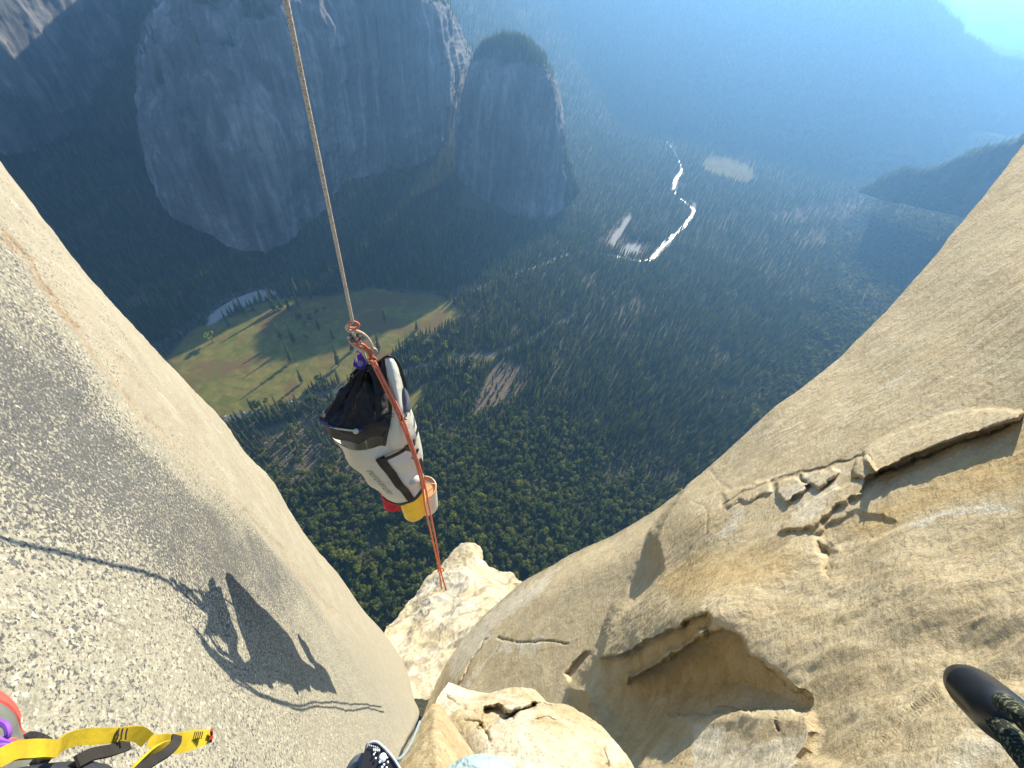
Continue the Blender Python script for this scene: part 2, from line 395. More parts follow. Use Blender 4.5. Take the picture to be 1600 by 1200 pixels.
SAND = [[(948, 385), (958, 366), (972, 350), (984, 332), (987, 338), (976, 358), (966, 374), (958, 386)], [(965, 388), (985, 380), (1003, 382), (1000, 396), (980, 402)], [(330, 492), (350, 470), (385, 457), (420, 452), (438, 458), (415, 468), (370, 482), (345, 500), (318, 512)], [(1010, 405), (1035, 382), (1056, 368), (1050, 380), (1030, 402), (1018, 412)], [(1048, 298), (1050, 280), (1058, 270), (1072, 270), (1060, 280), (1058, 300)], [(1074, 350), (1086, 335), (1088, 318), (1076, 312), (1082, 330)]]
ROAD = [(300, 668), (352, 655), (400, 645), (452, 630), (520, 612), (600, 592), (650, 573), (720, 560), (765, 555), (820, 535), (900, 490)]
rk_az = np.radians(np.linspace(-74, 62, 620)); rk_r = np.concatenate([np.linspace(20, 100, 10)[:-1], np.geomspace(100, 9000, 560)])
A, Rr = np.meshgrid(rk_az, rk_r); TX, TY = np.sin(A)*Rr, np.cos(A)*Rr; TZ = hgt(TX, TY)
flat = np.stack([TX, TY], -1).reshape(-1, 2); wob = np.stack([fbm(np.c_[flat/25, flat[:, 0]*0], 3), fbm(np.c_[flat/25, flat[:, 0]*0+9], 3)], 1)*9
def area(poly, soft=6, pts=None, wb=True):
    q = flat+wob if pts is None else np.asarray(pts)
    return sstep(-soft, soft, psd(q, gl(poly)))
at_mead = np.maximum.reduce([area(MEADOW), area(MEADOW2), area(MEADOW3)])
at_bare = np.maximum.reduce([area(p, 14)*k for p, k in BARE])
at_sand = np.maximum.reduce([area(p, 3) for p in SAND])
at_green = .35*area(GREEN, 14); at_yel = area(YEL, 10)
rd, _ = segd(flat, gl(ROAD)); at_road = sstep(6.5, 4.5, rd)
def ground_mat():
    m, t, b = new_mat('valley_floor'); x = NT(t)
    n1 = x.noise(.05, 6, .65); n2 = x.noise(.4, 5, .7); n3 = x.noise(.012, 4, .5)
    duff = x.ramp(n2, [(.3, (.07, .075, .034)), (.55, (.13, .115, .062)), (.72, (.27, .215, .145))])
    mead = x.ramp(n1, [(.3, (.13, .13, .04)), (.5, (.22, .185, .06)), (.7, (.31, .245, .09))])
    mead = x.mix(x.rampf(n3, .45, .58), mead, (.20, .125, .06)); mead = x.mix(x.math('MULTIPLY', x.rampf(x.noise(.022, 5, .7, dist=1.5), .5, .62), .7), mead, (.13, .14, .035))
    mead = x.mix(x.math('MULTIPLY', x.rampf(n2, .3, .75), .35), mead, (.06, .07, .022))
    c = x.mix(x.attr('meadow'), duff, x.mix(1.0, mead, (1.15, 1.15, .9), 'MULTIPLY'))
    c = x.mix(x.attr('green'), c, (.14, .21, .03)); c = x.mix(x.attr('yellow'), c, (.24, .21, .035))
    bare = x.ramp(n2, [(.35, (.10, .075, .045)), (.55, (.24, .175, .11)), (.70, (.42, .34, .25))])
    c = x.mix(x.attr('bare'), c, bare); c = x.mix(x.attr('sand'), c, (.48, .44, .38)); c = x.mix(x.attr('road'), c, (.17, .165, .16))
    x.l(c, b.inputs['Base Color']); b.inputs['Roughness'].default_value = .95; b.inputs['Specular IOR Level'].default_value = .1
    x.l(x.bump(n2, .8, 1.2), b.inputs['Normal']); return m
M['ground'] = ground_mat()
ter = mesh_obj('ground', np.stack([TX, TY, TZ], -1).reshape(-1, 3), grid_faces(len(rk_r), len(rk_az)), M['ground'],
               attrs=dict(meadow=at_mead, bare=at_bare, sand=at_sand, green=at_green*.8, yellow=at_yel*.8, road=at_road))
tag(ter, kind='structure')
# plain that carries on under and behind everything to the horizon
bp = MB(); bp.add([(-24000, -3000, G-6), (24000, -3000, G-6), (24000, 24000, G-6), (-24000, 24000, G-6)], [(0, 1, 2, 3)])
tag(bp.build('terrain', M['ground'], smooth=False), kind='structure')
# river
rp = spline3(np.array([[*gnd(x, y)[:2], wd] for x, y, wd in RIVER]), 260)
tt = np.gradient(rp[:, :2], axis=0); tt /= np.linalg.norm(tt, axis=1, keepdims=True); nn_ = np.c_[-tt[:, 1], tt[:, 0]]
wd = rp[:, 2:]*(1+.25*fbm(np.c_[rp[:, :2]/60, rp[:, 0]*0], 2)[:, None])
RL = [rp[:, :2]+nn_*wd*k for k in (-1, -.33, .33, 1)]
RV = np.stack([np.c_[q, np.full(len(q), 0)] for q in RL], 1); RV[..., 2] = np.maximum(hgt(RV[..., 0], RV[..., 1]).max(1, keepdims=True), G)+.5
def water_mat():
    m, t, b = new_mat('river_water'); x = NT(t); b.inputs['Base Color'].default_value = (.02, .035, .035, 1); b.inputs['Roughness'].default_value = .16
    b.inputs['Specular IOR Level'].default_value = .6
    x.l(x.bump(x.noise(.12, 6, .75), .9, 1.6), b.inputs['Normal']); x.l(x.ramp(x.noise(.05, 4, .7), [(.4, (.02, .035, .035)), (.6, (.16, .14, .11))]), b.inputs['Base Color']); x.l(x.math('ADD', x.math('MULTIPLY', x.rampf(x.noise(.06, 5, .7), .42, .6), .4), .12), b.inputs['Roughness']); return m
M['water'] = water_mat()
tag(mesh_obj('river', RV.reshape(-1, 3), grid_faces(len(RV), 4), M['water']), kind='structure')

# ------------------------------------------------------------------ rock masses
def loft(name, rows, nu, nv, mat, mode='D', disp=None, attrs=None, kind='structure', back=None, fn=None, shift=None):
    Rw = []
    for r in rows:
        q = np.array([(p[0], p[1], math.log(p[2])) for p in r], float)
        if mode == 'rho':
            rr = rays(q[:, 0], q[:, 1]); q[:, 2] -= np.log(np.hypot(rr[:, 0], rr[:, 1]))
        Rw.append(crom(q, nu))
    Q = crom_rows(np.array(Rw), nv)
    lnD = Q[..., 2]
    if fn is not None: lnD = fn(Q[..., 0], Q[..., 1], lnD)
    P = rays(Q[..., 0], Q[..., 1])*np.exp(lnD)[..., None]
    if disp is not None:
        N = normals(P); P = P+N*disp(P, Q)[..., None]
    A_ = {k: f(P, Q) for k, f in (attrs or {}).items()}
    if back:                                       # thickness: the rim folds away behind the visible face
        ed = np.stack([P[0]*(1+back*k)-np.array([0, 0, 1])*0 for k in (2.0, 1.0, .35)]) if True else None
        P = np.concatenate([ed, P]); nv += 3
        A_ = {k: np.concatenate([np.repeat(v[:1], 3, 0), v]) for k, v in A_.items()}
    o = mesh_obj(name, P.reshape(-1, 3), grid_faces(nv, nu), mat, attrs=A_)
    o['kind'] = kind
    return o, P
def cliffdisp(amp, sc, vs=.22, ramp_=None):
    def f(P, Q):
        q = P*np.array([1, 1, vs])/sc
        return amp*(fbm(q, 5, ridge=True)-.3)+amp*.5*fbm(P/sc*2.2+5, 4)
    return f
def vegf(bias, scale=90):
    def f(P, Q):
        N = normals(P); return np.clip(bias+1.2*np.clip(N[..., 2]-.55, 0, 1)+.35*fbm(P/scale, 3), 0, 1)
    return f
# the big wall across the valley (base, then upward)
main_rows = [
    [(222, 150, 1560), (232, 240, 1450), (243, 300, 1330), (275, 340, 1270), (320, 366, 1230), (372, 388, 1190), (430, 388, 1180), (462, 362, 1230), (500, 330, 1300), (530, 288, 1370), (590, 268, 1460), (650, 256, 1540), (690, 228, 1600), (724, 172, 1900)],
    [(221, 105, 1560), (228, 190, 1440), (238, 250, 1330), (262, 290, 1270), (310, 320, 1230), (365, 340, 1190), (420, 340, 1180), (465, 310, 1220), (500, 280, 1290), (535, 245, 1360), (590, 225, 1450), (650, 210, 1530), (695, 180, 1600), (730, 128, 1900)],
    [(221, 85, 1570), (224, 130, 1460), (232, 170, 1350), (255, 200, 1290), (300, 220, 1240), (355, 230, 1200), (415, 225, 1200), (465, 205, 1230), (505, 185, 1300), (540, 160, 1370), (595, 140, 1460), (655, 130, 1540), (702, 120, 1610), (737, 98, 1920)],
    [(232, 45, 1590), (234, 60, 1480), (240, 75, 1390), (262, 90, 1330), (300, 95, 1280), (350, 95, 1240), (405, 90, 1240), (460, 75, 1270), (505, 60, 1330), (545, 45, 1400), (600, 30, 1480), (655, 25, 1560), (692, 30, 1630), (727, 72, 1940)],
    [(262, -30, 1640), (262, -25, 1560), (268, -20, 1480), (285, -15, 1410), (310, -15, 1360), (350, -20, 1330), (400, -25, 1330), (455, -35, 1350), (500, -50, 1400), (540, -60, 1460), (590, -70, 1530), (640, -60, 1600), (672, -30, 1660), (712, 42, 1960)],
    [(300, -120, 1740), (300, -120, 1700), (310, -120, 1640), (325, -120, 1580), (345, -120, 1540), (375, -125, 1510), (415, -130, 1500), (460, -140, 1510), (500, -150, 1540), (540, -155, 1580), (585, -150, 1640), (625, -130, 1690), (655, -90, 1740), (694, 6, 1990)],
]
loft('mountain', main_rows, 330, 300, M['far'], 'rho', cliffdisp(24, 85), dict(veg=lambda P, Q: np.clip(.1+.9*sstep(28, 0, segd(Q[..., :2].reshape(-1, 2), [(712, 40), (735, 100), (730, 125)])[0].reshape(Q.shape[:2]))*0+vegf(-.25)(P, Q), 0, 1)))
# roof of that wall, sloping away behind the crest
roof = [[(p[0], p[1], p[2]) for p in main_rows[-1]], [(p[0]+0, p[1]-25, p[2]*1.25) for p in main_rows[-1]], [(p[0], p[1]+30, p[2]*1.7) for p in main_rows[-1]]]
loft('mountain', roof, 90, 40, M['ridge'], 'rho', cliffdisp(12, 120), dict(veg=vegf(.5)))
# smaller pinnacle to its right
sp_rows = [
    [(700, 335, 1560), (735, 345, 1530), (775, 352, 1510), (820, 352, 1510), (852, 345, 1540), (880, 325, 1600), (905, 300, 1700)],
    [(708, 290, 1580), (738, 300, 1540), (776, 305, 1520), (820, 300, 1520), (855, 290, 1550), (878, 272, 1600), (890, 262, 1700)],
    [(712, 230, 1590), (738, 225, 1550), (778, 225, 1530), (822, 222, 1530), (855, 212, 1555), (874, 200, 1600), (880, 196, 1700)],
    [(716, 175, 1610), (742, 165, 1570), (780, 160, 1550), (822, 158, 1550), (850, 152, 1575), (870, 148, 1620), (876, 150, 1710)],
    [(726, 128, 1630), (748, 115, 1600), (780, 108, 1580), (820, 108, 1580), (842, 110, 1600), (857, 118, 1650), (863, 125, 1720)],
    [(744, 95, 1650), (760, 80, 1630), (782, 74, 1620), (808, 76, 1620), (828, 85, 1640), (843, 98, 1680), (849, 106, 1730)],
    [(752, 92, 1680), (764, 76, 1670), (783, 69, 1670), (808, 71, 1670), (827, 80, 1690), (841, 94, 1710), (847, 104, 1745)],
    [(752, 120, 1800), (764, 110, 1800), (783, 100, 1810), (808, 100, 1810), (827, 108, 1810), (841, 118, 1800), (847, 128, 1790)],
]
loft('mountain', sp_rows, 170, 210, M['far'], 'rho', cliffdisp(20, 70), dict(veg=lambda P, Q: np.clip(vegf(-.2)(P, Q)+.45*sstep(120, 85, Q[..., 1])+.6*sstep(868, 885, Q[..., 0])*sstep(180, 260, Q[..., 1]), 0, 1)))
# back of the pinnacle
loft('mountain', [[(p[0], p[1], p[2]) for p in [r[-1] for r in sp_rows[:6]]], [(p[0]-25, p[1]+6, p[2]*1.12) for p in [r[-1] for r in sp_rows[:6]]]], 60, 12, M['far'], 'rho', None, dict(veg=vegf(.2)))
# the shaded buttresses at the far left, with a dark gully between
lf = [
    [(-160, 200, 1500), (-60, 230, 1500), (20, 240, 1560), (90, 215, 1650), (150, 180, 1800), (200, 130, 2000), (240, 80, 2250)],
    [(-160, 100, 1550), (-60, 130, 1550), (20, 140, 1610), (85, 130, 1700), (135, 100, 1850), (180, 60, 2050), (230, 20, 2300)],
    [(-160, 0, 1640), (-60, 20, 1640), (20, 30, 1700), (75, 30, 1790), (110, 20, 1900), (165, 0, 2150), (235, -40, 2400)],
    [(-160, -110, 1800), (-60, -90, 1800), (20, -80, 1850), (70, -70, 1900), (105, -80, 2000), (170, -90, 2250), (250, -120, 2500)],
    [(-160, -190, 2000), (-60, -180, 2000), (20, -170, 2050), (70, -160, 2080), (105, -165, 2200), (180, -180, 2450), (270, -200, 2700)]]
loft('mountain', lf, 220, 160, M['far'], 'rho', cliffdisp(34, 150, .3), dict(veg=vegf(.0)))
# far valley wall (dims into the blue), its crest dropping to the right
fr = [
    [(640, 180, 4000), (760, 170, 4200), (850, 165, 4300), (950, 205, 3900), (1100, 228, 3800), (1250, 262, 3700), (1400, 275, 4000), (1500, 258, 4800), (1640, 225, 6500)],
    [(640, 80, 4700), (760, 90, 4700), (850, 90, 4700), (950, 120, 4500), (1100, 140, 4400), (1250, 170, 4300), (1400, 190, 4500), (1500, 190, 5200), (1640, 180, 6800)],
    [(640, -20, 5200), (760, -10, 5200), (850, -10, 5200), (950, 10, 5100), (1100, 30, 5000), (1250, 60, 4900), (1400, 90, 5000), (1510, 125, 5700), (1640, 150, 7100)],
    [(640, -120, 5900), (760, -120, 5900), (850, -120, 5900), (950, -110, 5800), (1100, -90, 5700), (1250, -60, 5600), (1400, -20, 5600), (1500, 60, 6100), (1640, 130, 7400)],
    [(640, -220, 6700), (760, -225, 6700), (850, -230, 6700), (950, -220, 6700), (1100, -200, 6500), (1250, -160, 6300), (1430, -25, 6200), (1532, 92, 6600), (1640, 124, 7600)],
    [(640, -180, 8200), (760, -180, 8200), (850, -180, 8200), (950, -180, 8200), (1100, -160, 8000), (1250, -100, 7800), (1430, 30, 7500), (1532, 120, 7700), (1640, 140, 8600)]]
loft('mountain', fr, 300, 200, M['ridge'], 'rho', cliffdisp(75, 420, .5), dict(veg=vegf(.45, 300)))
# two paler ridges behind and the dark shoulder on the right
loft('mountain', [[(1350, 120, 11000), (1450, 120, 11000), (1560, 130, 11000), (1700, 150, 11000)], [(1350, 90, 12000), (1450, 88, 12000), (1545, 74, 12000), (1600, 88, 12000), (1700, 120, 12000)], [(1350, 120, 15000), (1450, 120, 15000), (1560, 130, 15000), (1700, 150, 15000)]], 120, 40, M['ridge'], 'rho', cliffdisp(90, 700, .5), dict(veg=vegf(.4, 400)))
loft('mountain', [[(1350, 110, 17000), (1500, 120, 17000), (1700, 160, 17000)], [(1380, -30, 18500), (1460, -6, 18500), (1510, 22, 18500), (1600, 60, 18500), (1700, 100, 18500)], [(1380, 100, 21000), (1500, 110, 21000), (1700, 140, 21000)]], 120, 40, M['ridge'], 'rho', cliffdisp(120, 1000, .5), dict(veg=vegf(.3, 500)))
sh = [[(1340, 300, 2560), (1400, 318, 2450), (1480, 335, 2350), (1560, 350, 2250), (1680, 360, 2150)],
      [(1362, 288, 2620), (1410, 295, 2520), (1480, 290, 2440), (1560, 285, 2360), (1680, 270, 2250)],
      [(1372, 284, 2680), (1405, 272, 2620), (1455, 268, 2560), (1505, 246, 2520), (1560, 230, 2460), (1600, 214, 2420), (1680, 180, 2380)],
      [(1372, 300, 3000), (1405, 300, 3000), (1455, 300, 3000), (1505, 300, 3000), (1560, 300, 3000), (1600, 300, 3000), (1680, 300, 3000)]]
loft('mountain', sh, 160, 80, M['ridge'], 'rho', cliffdisp(22, 140, .5), dict(veg=vegf(.5, 120)))

# thin waterfall on the far wall
wf = MB()
for xs, ys, w_ in (([829, 829.5, 831], [-60, 0, 46], 9), ([846, 847, 850], [-60, 10, 92], 11)):
    for a_, b_ in ((0, 1), (1, 2)):
        p0, p1 = atr(xs[a_], ys[a_], 4560), atr(xs[b_], ys[b_], 4500); wf.tube([p0, p1], [w_, w_*.8], 8)
wm_, wt_, wb_ = new_mat('falling_water'); wb_.inputs['Base Color'].default_value = (.75, .78, .8, 1); wb_.inputs['Roughness'].default_value = .6
tag(wf.build('waterfall', wm_), kind='structure')

# ------------------------------------------------------------------ left cliff face
WAZ = R(-46.0); WN = np.array([math.cos(WAZ), -math.sin(WAZ)]); WP = .38
def wall_lnD(px, py, ln, push):
    r = rays(px, py); c = -(r[..., 0]*WN[0]+r[..., 1]*WN[1])
    D = .49/np.maximum(c, .0045)
    for _ in range(3): D = (.49+.065*sstep(-1.5, -.8, D*r[..., 2]))/np.maximum(c, .0045)
    D = np.minimum(D, 95)
    return np.log(D)+push
SIL = [(-80, 165), (0, 252), (50, 315), (100, 380), (116, 402), (169, 464), (225, 527), (262, 569), (296, 606), (349, 659), (386, 711), (424, 749), (452, 797), (486, 848), (529, 898), (569, 955), (599, 988), (634, 1043), (648, 1095), (655, 1112), (648, 1135), (634, 1160), (618, 1195), (606, 1240)]
BND = [(-90, 255), (0, 345), (40, 398), (75, 447), (110, 498), (160, 570), (200, 640), (262, 700), (320, 760), (400, 820), (440, 868), (500, 950), (560, 1012), (610, 1070), (632, 1110), (628, 1150), (612, 1190), (598, 1240)]
MID = [(-100, 430), (0, 520), (100, 660), (200, 790), (300, 890), (400, 985), (500, 1060), (580, 1120), (600, 1170), (585, 1250)]
LOW = [(-110, 700), (0, 780), (120, 900), (240, 990), (360, 1060), (480, 1130), (540, 1190), (560, 1260)]
LO2 = [(-120, 1000), (0, 1040), (120, 1090), (240, 1140), (360, 1190), (450, 1230), (520, 1280)]
LO3 = [(-120, 1290), (0, 1290), (200, 1300), (400, 1300), (500, 1310)]
def offs(k): return lambda r: [(x, y, 1.0) for x, y in r]
lw_rows = [offs(0)(r) for r in (SIL, BND, MID, LOW, LO2, LO3)]
CR1 = [(-10, 350), (20, 385), (45, 405), (62, 440), (88, 470), (112, 505), (122, 515)]
CR2 = [(122, 515), (150, 560), (185, 605), (215, 650), (240, 665), (262, 690)]
CR3 = [(380, 800), (410, 830), (440, 860), (470, 905), (520, 960)]
CR4 = [(600, 985), (625, 1030), (645, 1070)]
def left_fn(px, py, ln):
    nv, nu = px.shape; v = np.linspace(0, 5, nv)[:, None]     # 0 = outline, 1 = inner edge of the rounded band
    push = .10*(1-np.clip(v/.30, 0, 1))**2.0+0*px
    q = np.stack([px.ravel(), py.ravel()], 1)
    for poly, wdt, dep in ((CR1, 4, .010), (CR2, 4, .008), (CR3, 5, .03), (CR4, 4, .03)):
        d, s = segd(q, poly); g = np.exp(-(d/wdt)**2)*dep
        st = dep*.6*np.where(s > 0, 1, 0)*np.exp(-(d/26)**2)
        push = push+(g-st*0).reshape(nv, nu)
    # one thin slab stands proud along the inner band edge
    d, s = segd(q, [(85, 455), (160, 570), (205, 645), (262, 702), (330, 765), (400, 815), (450, 880), (520, 965)])
    push = push-.012*(sstep(-6, 2, np.where(s > 0, d, -d))*np.exp(-(d/40)**2)).reshape(nv, nu)
    return wall_lnD(px, py, ln, push)
def left_disp(P, Q):
    D = np.linalg.norm(P, axis=-1); q = P*np.array([1, 1, .7])
    return np.minimum(1, D/2)*(.020*fbm(q*1.7, 5)+.006*fbm(q*9, 4, ridge=True))*np.minimum(1, 6/D)
def m_lich(P, Q):
    x, y = Q[..., 0], Q[..., 1]; q = np.stack([x.ravel(), y.ravel()], 1)
    band = psd(q, BND+[(500, 1300), (-200, 1300), (-200, 200)]).reshape(x.shape)
    core = segd(q, [(-50, 600), (60, 640), (150, 720), (260, 790), (330, 850), (430, 930), (520, 1010)])[0].reshape(x.shape)
    low = sstep(900, 1030, y+.0*x)*sstep(620, 420, x)
    c = .62*np.exp(-(core/120)**2)+.34
    c = c*(1-.55*sstep(830, 960, y-.25*(x-200)))
    c = np.where(x < 420, c, c*np.clip(1-(x-420)/300, .3, 1))
    nb = fbm(P*np.array([2.2, 2.2, .8]), 4)
    return np.clip(c*sstep(-16, 40, band+40*nb)+.16*fbm(P*2.5, 3)+.09, 0, 1)
def m_tan(P, Q):
    x, y = Q[..., 0], Q[..., 1]; q = np.stack([x.ravel(), y.ravel()], 1)
    return sstep(26, -34, psd(q, BND+[(500, 1300), (-200, 1300), (-200, 200)]).reshape(x.shape))
def m_stain(P, Q):
    q = Q[..., :2].reshape(-1, 2); w1 = q+np.stack([fbm(np.c_[q/18, q[:, 0]*0], 4), fbm(np.c_[q/18, q[:, 0]*0+7], 4)], 1)*10
    o = np.exp(-(segd(w1, CR1)[0]/5.5)**2); o = np.maximum(o, .7*np.exp(-(segd(w1, CR2)[0]/4)**2)); o = np.maximum(o, .45*np.exp(-(segd(w1, CR3)[0]/4)**2))
    return np.maximum(o, .35*np.exp(-(segd(w1, [(262, 690), (300, 730), (380, 800)])[0]/3.5)**2)).reshape(Q.shape[:2])
loft('cliff', lw_rows, 560, 420, M['near'], 'D', left_disp, dict(stain=m_stain, lichen=m_lich, tan=m_tan), back=.6, fn=left_fn)

# ------------------------------------------------------------------ right cliff face
RS = [(1760, 40), (1680, 135), (1600, 225), (1540, 303), (1500, 350), (1440, 425), (1400, 470), (1340, 530), (1300, 568), (1240, 615), (1200, 645), (1150, 690), (1110, 728), (1060, 770), (1010, 806), (950, 840), (900, 862), (860, 885), (820, 907), (780, 940), (750, 968), (715, 1010), (690, 1050), (670, 1095), (655, 1140), (640, 1190), (630, 1260)]
lines = [RS,
         [(1800, 200), (1700, 330), (1600, 440), (1480, 540), (1380, 610), (1280, 670), (1180, 740), (1100, 800), (1030, 860), (950, 910), (880, 945), (820, 985), (770, 1030), (740, 1080), (720, 1130), (715, 1190), (715, 1270)],
         [(1800, 450), (1700, 560), (1600, 640), (1480, 690), (1370, 740), (1270, 790), (1180, 850), (1100, 910), (1030, 960), (960, 1000), (900, 1040), (850, 1080), (820, 1130), (810, 1200), (810, 1270)],
         [(1800, 800), (1700, 840), (1600, 870), (1480, 900), (1380, 930), (1280, 970), (1200, 1010), (1120, 1060), (1060, 1110), (1020, 1170), (1000, 1270)],
         [(1800, 1100), (1700, 1110), (1600, 1110), (1480, 1120), (1400, 1140), (1330, 1170), (1270, 1220), (1240, 1290)],
         [(1800, 1300), (1600, 1300), (1500, 1300), (1420, 1310), (1380, 1330)]]
front = rbf([(1760, 40, 34), (1600, 220, 27), (1500, 350, 21), (1400, 470, 17), (1300, 570, 14.5), (1200, 646, 13.5), (1100, 733, 13.5), (1010, 805, 13.5),
             (1600, 450, 10), (1450, 560, 10), (1300, 665, 9.6), (1200, 725, 10), (1600, 640, 6.4), (1470, 690, 6.7), (1350, 735, 7.2), (1200, 790, 8.2), (1090, 800, 10.4),
             (1600, 850, 4.5), (1400, 850, 5.3), (1280, 880, 5.9), (1150, 880, 7.3), (1040, 870, 9.6), (1000, 930, 9.6), (1600, 1100, 3.3), (1400, 1050, 4.0), (1250, 1000, 4.9),
             (1100, 960, 6.2), (1000, 1030, 8.4), (920, 1060, 10), (960, 1120, 8.5), (1100, 1110, 6.0), (1250, 1150, 4.3), (1400, 1200, 3.3), (1020, 1220, 6.0), (1200, 1260, 4.0), (1650, 1270, 2.7), (1760, 600, 5.5), (860, 1150, 9), (700, 1200, 11), (700, 1000, 16), (800, 900, 16)])
_pn = dirv(-68, 27); _p0 = float((rays(1010, 806)*17) @ _pn)
def back_(px, py):
    D = _p0/(rays(px, py) @ _pn); return np.log(np.clip(D, 5, 60))+.16+.10*np.exp(-((segd(np.stack([px, py], -1), RS)[0])/22)**2)
FAULT = [(1120, 700), (1062, 772), (1040, 800), (1014, 832), (1000, 868), (975, 915), (955, 945), (946, 972), (940, 990), (932, 1012), (905, 1045), (888, 1078), (902, 1105), (935, 1140), (990, 1230), (1010, 1400)]
# bumps: polygon, height (fraction of distance, + = towards us), edge softness px, slope exponent
FLAKE = [(1351, 704), (1362, 692), (1400, 678), (1440, 662), (1478, 646), (1515, 638), (1560, 640), (1598, 645), (1592, 655), (1560, 664), (1520, 678), (1470, 694), (1420, 715), (1396, 727), (1368, 738), (1355, 726)]
BLK = [([(1340, 722), (1356, 716), (1368, 735), (1352, 748), (1336, 742)], .05, 3), ([(1212, 752), (1240, 745), (1262, 756), (1255, 770), (1228, 782), (1214, 772)], .035, 3),
       ([(1250, 742), (1300, 730), (1310, 742), (1280, 762), (1262, 755)], .03, 3), ([(1130, 770), (1200, 752), (1205, 768), (1140, 792)], .02, 4),
       ([(1240, 800), (1290, 770), (1362, 742), (1340, 775), (1305, 792), (1272, 824), (1215, 830)], .028, 4)]
ALC = [(888, 1078), (901, 1074), (932, 1033), (963, 1022), (985, 1018), (1022, 997), (1060, 979), (1085, 962), (1107, 957), (1112, 970), (1108, 984), (1141, 986), (1160, 997), (1169, 1022), (1197, 1035), (1219, 1054), (1238, 1072), (1262, 1086), (1262, 1110), (1210, 1112), (1150, 1110), (1047, 1118), (1020, 1150), (990, 1215), (940, 1180), (900, 1110)]
RIB = [(978, 1058), (1010, 1040), (1040, 1022), (1065, 1006), (1090, 990), (1106, 982), (1100, 992), (1070, 1014), (1040, 1034), (1005, 1052), (980, 1064)]
NOTCH = [(1272, 838), (1300, 845), (1318, 862), (1308, 888), (1297, 915), (1284, 895), (1270, 862)]
SCOOP = [(1272, 838), (1300, 815), (1340, 795), (1400, 815), (1385, 830), (1340, 850), (1305, 858)]
SHELF = [(985, 1210), (1000, 1175), (1020, 1148), (1045, 1122), (1060, 1118), (1150, 1112), (1160, 1106), (1210, 1112), (1260, 1112), (1272, 1140), (1262, 1170), (1250, 1185), (1300, 1195), (1330, 1215), (1330, 1330), (985, 1330)]
SLAB = [(1325, 1210), (1340, 1195), (1395, 1150), (1425, 1115), (1445, 1100), (1470, 1078), (1500, 1078), (1560, 1072), (1700, 1060), (1800, 1400), (1320, 1400)]
HOLE = [(886, 1050), (900, 1032), (915, 1020), (926, 1025), (922, 1050), (914, 1078), (900, 1075)]
GOLDP = [([(1340, 790), (1450, 730), (1620, 670), (1620, 760), (1500, 790), (1420, 812), (1380, 850), (1300, 850)], .9), ([(1000, 900), (1100, 850), (1260, 840), (1280, 900), (1100, 940), (1010, 1010), (960, 1040), (880, 1090), (920, 1160), (1010, 1200), (1120, 1100), (1250, 1080), (1150, 990)], .8),
         ([(1010, 760), (1150, 780), (1200, 820), (1100, 860), (1010, 880)], .45)]
PALEP = [([(1500, 790), (1560, 785), (1600, 800), (1560, 800), (1480, 806), (1440, 822), (1405, 820)], .9), ([(1165, 770), (1215, 752), (1250, 735), (1320, 722), (1345, 735), (1300, 790), (1260, 830), (1215, 835), (1240, 800)], .5), ([(1120, 835), (1155, 795), (1170, 800), (1150, 825), (1128, 848)], .9),
         ([(1075, 1180), (1085, 1130), (1125, 1135), (1170, 1165), (1245, 1140), (1268, 1120), (1262, 1170), (1240, 1200), (1080, 1230)], .9), ([(1500, 1130), (1620, 1100), (1640, 1240), (1400, 1240)], .5),
         ([(700, 1010), (790, 930), (880, 880), (850, 930), (780, 980), (760, 1010), (700, 1080)], .7), ([(780, 1000), (860, 990), (850, 1020), (770, 1030), (740, 1080), (700, 1090)], .6), ([(1180, 700), (1280, 640), (1420, 560), (1500, 500), (1520, 520), (1400, 620), (1240, 710)], .35)]
CRK = [([(778, 996), (800, 1001), (830, 1003), (860, 1001), (886, 1004)], 1.6, .02), ([(1098, 960), (1112, 935), (1124, 930)], 2, .008), ([(1080, 783), (1102, 790), (1106, 812), (1103, 835)], 2.0, .012),
       ([(1130, 790), (1165, 770), (1200, 755), (1240, 742), (1300, 725), (1345, 716)], 3, .02),
       ([(1210, 1107), (1214, 1118), (1211, 1130), (1214, 1140)], 2, .02), ([(1120, 1103), (1160, 1108), (1200, 1108)], 2, .02), ([(1365, 742), (1395, 733), (1420, 723), (1470, 702), (1520, 685), (1580, 664)], 2.0, .05), ([(1100, 985), (1128, 930)], 1.5, .01),
       ([(1140, 765), (1108, 735)], 2, .012), ([(1330, 800), (1335, 825), (1380, 845)], 2, .004), ([(760, 1000), (740, 1030), (715, 1075), (690, 1100)], 2.5, .02)]
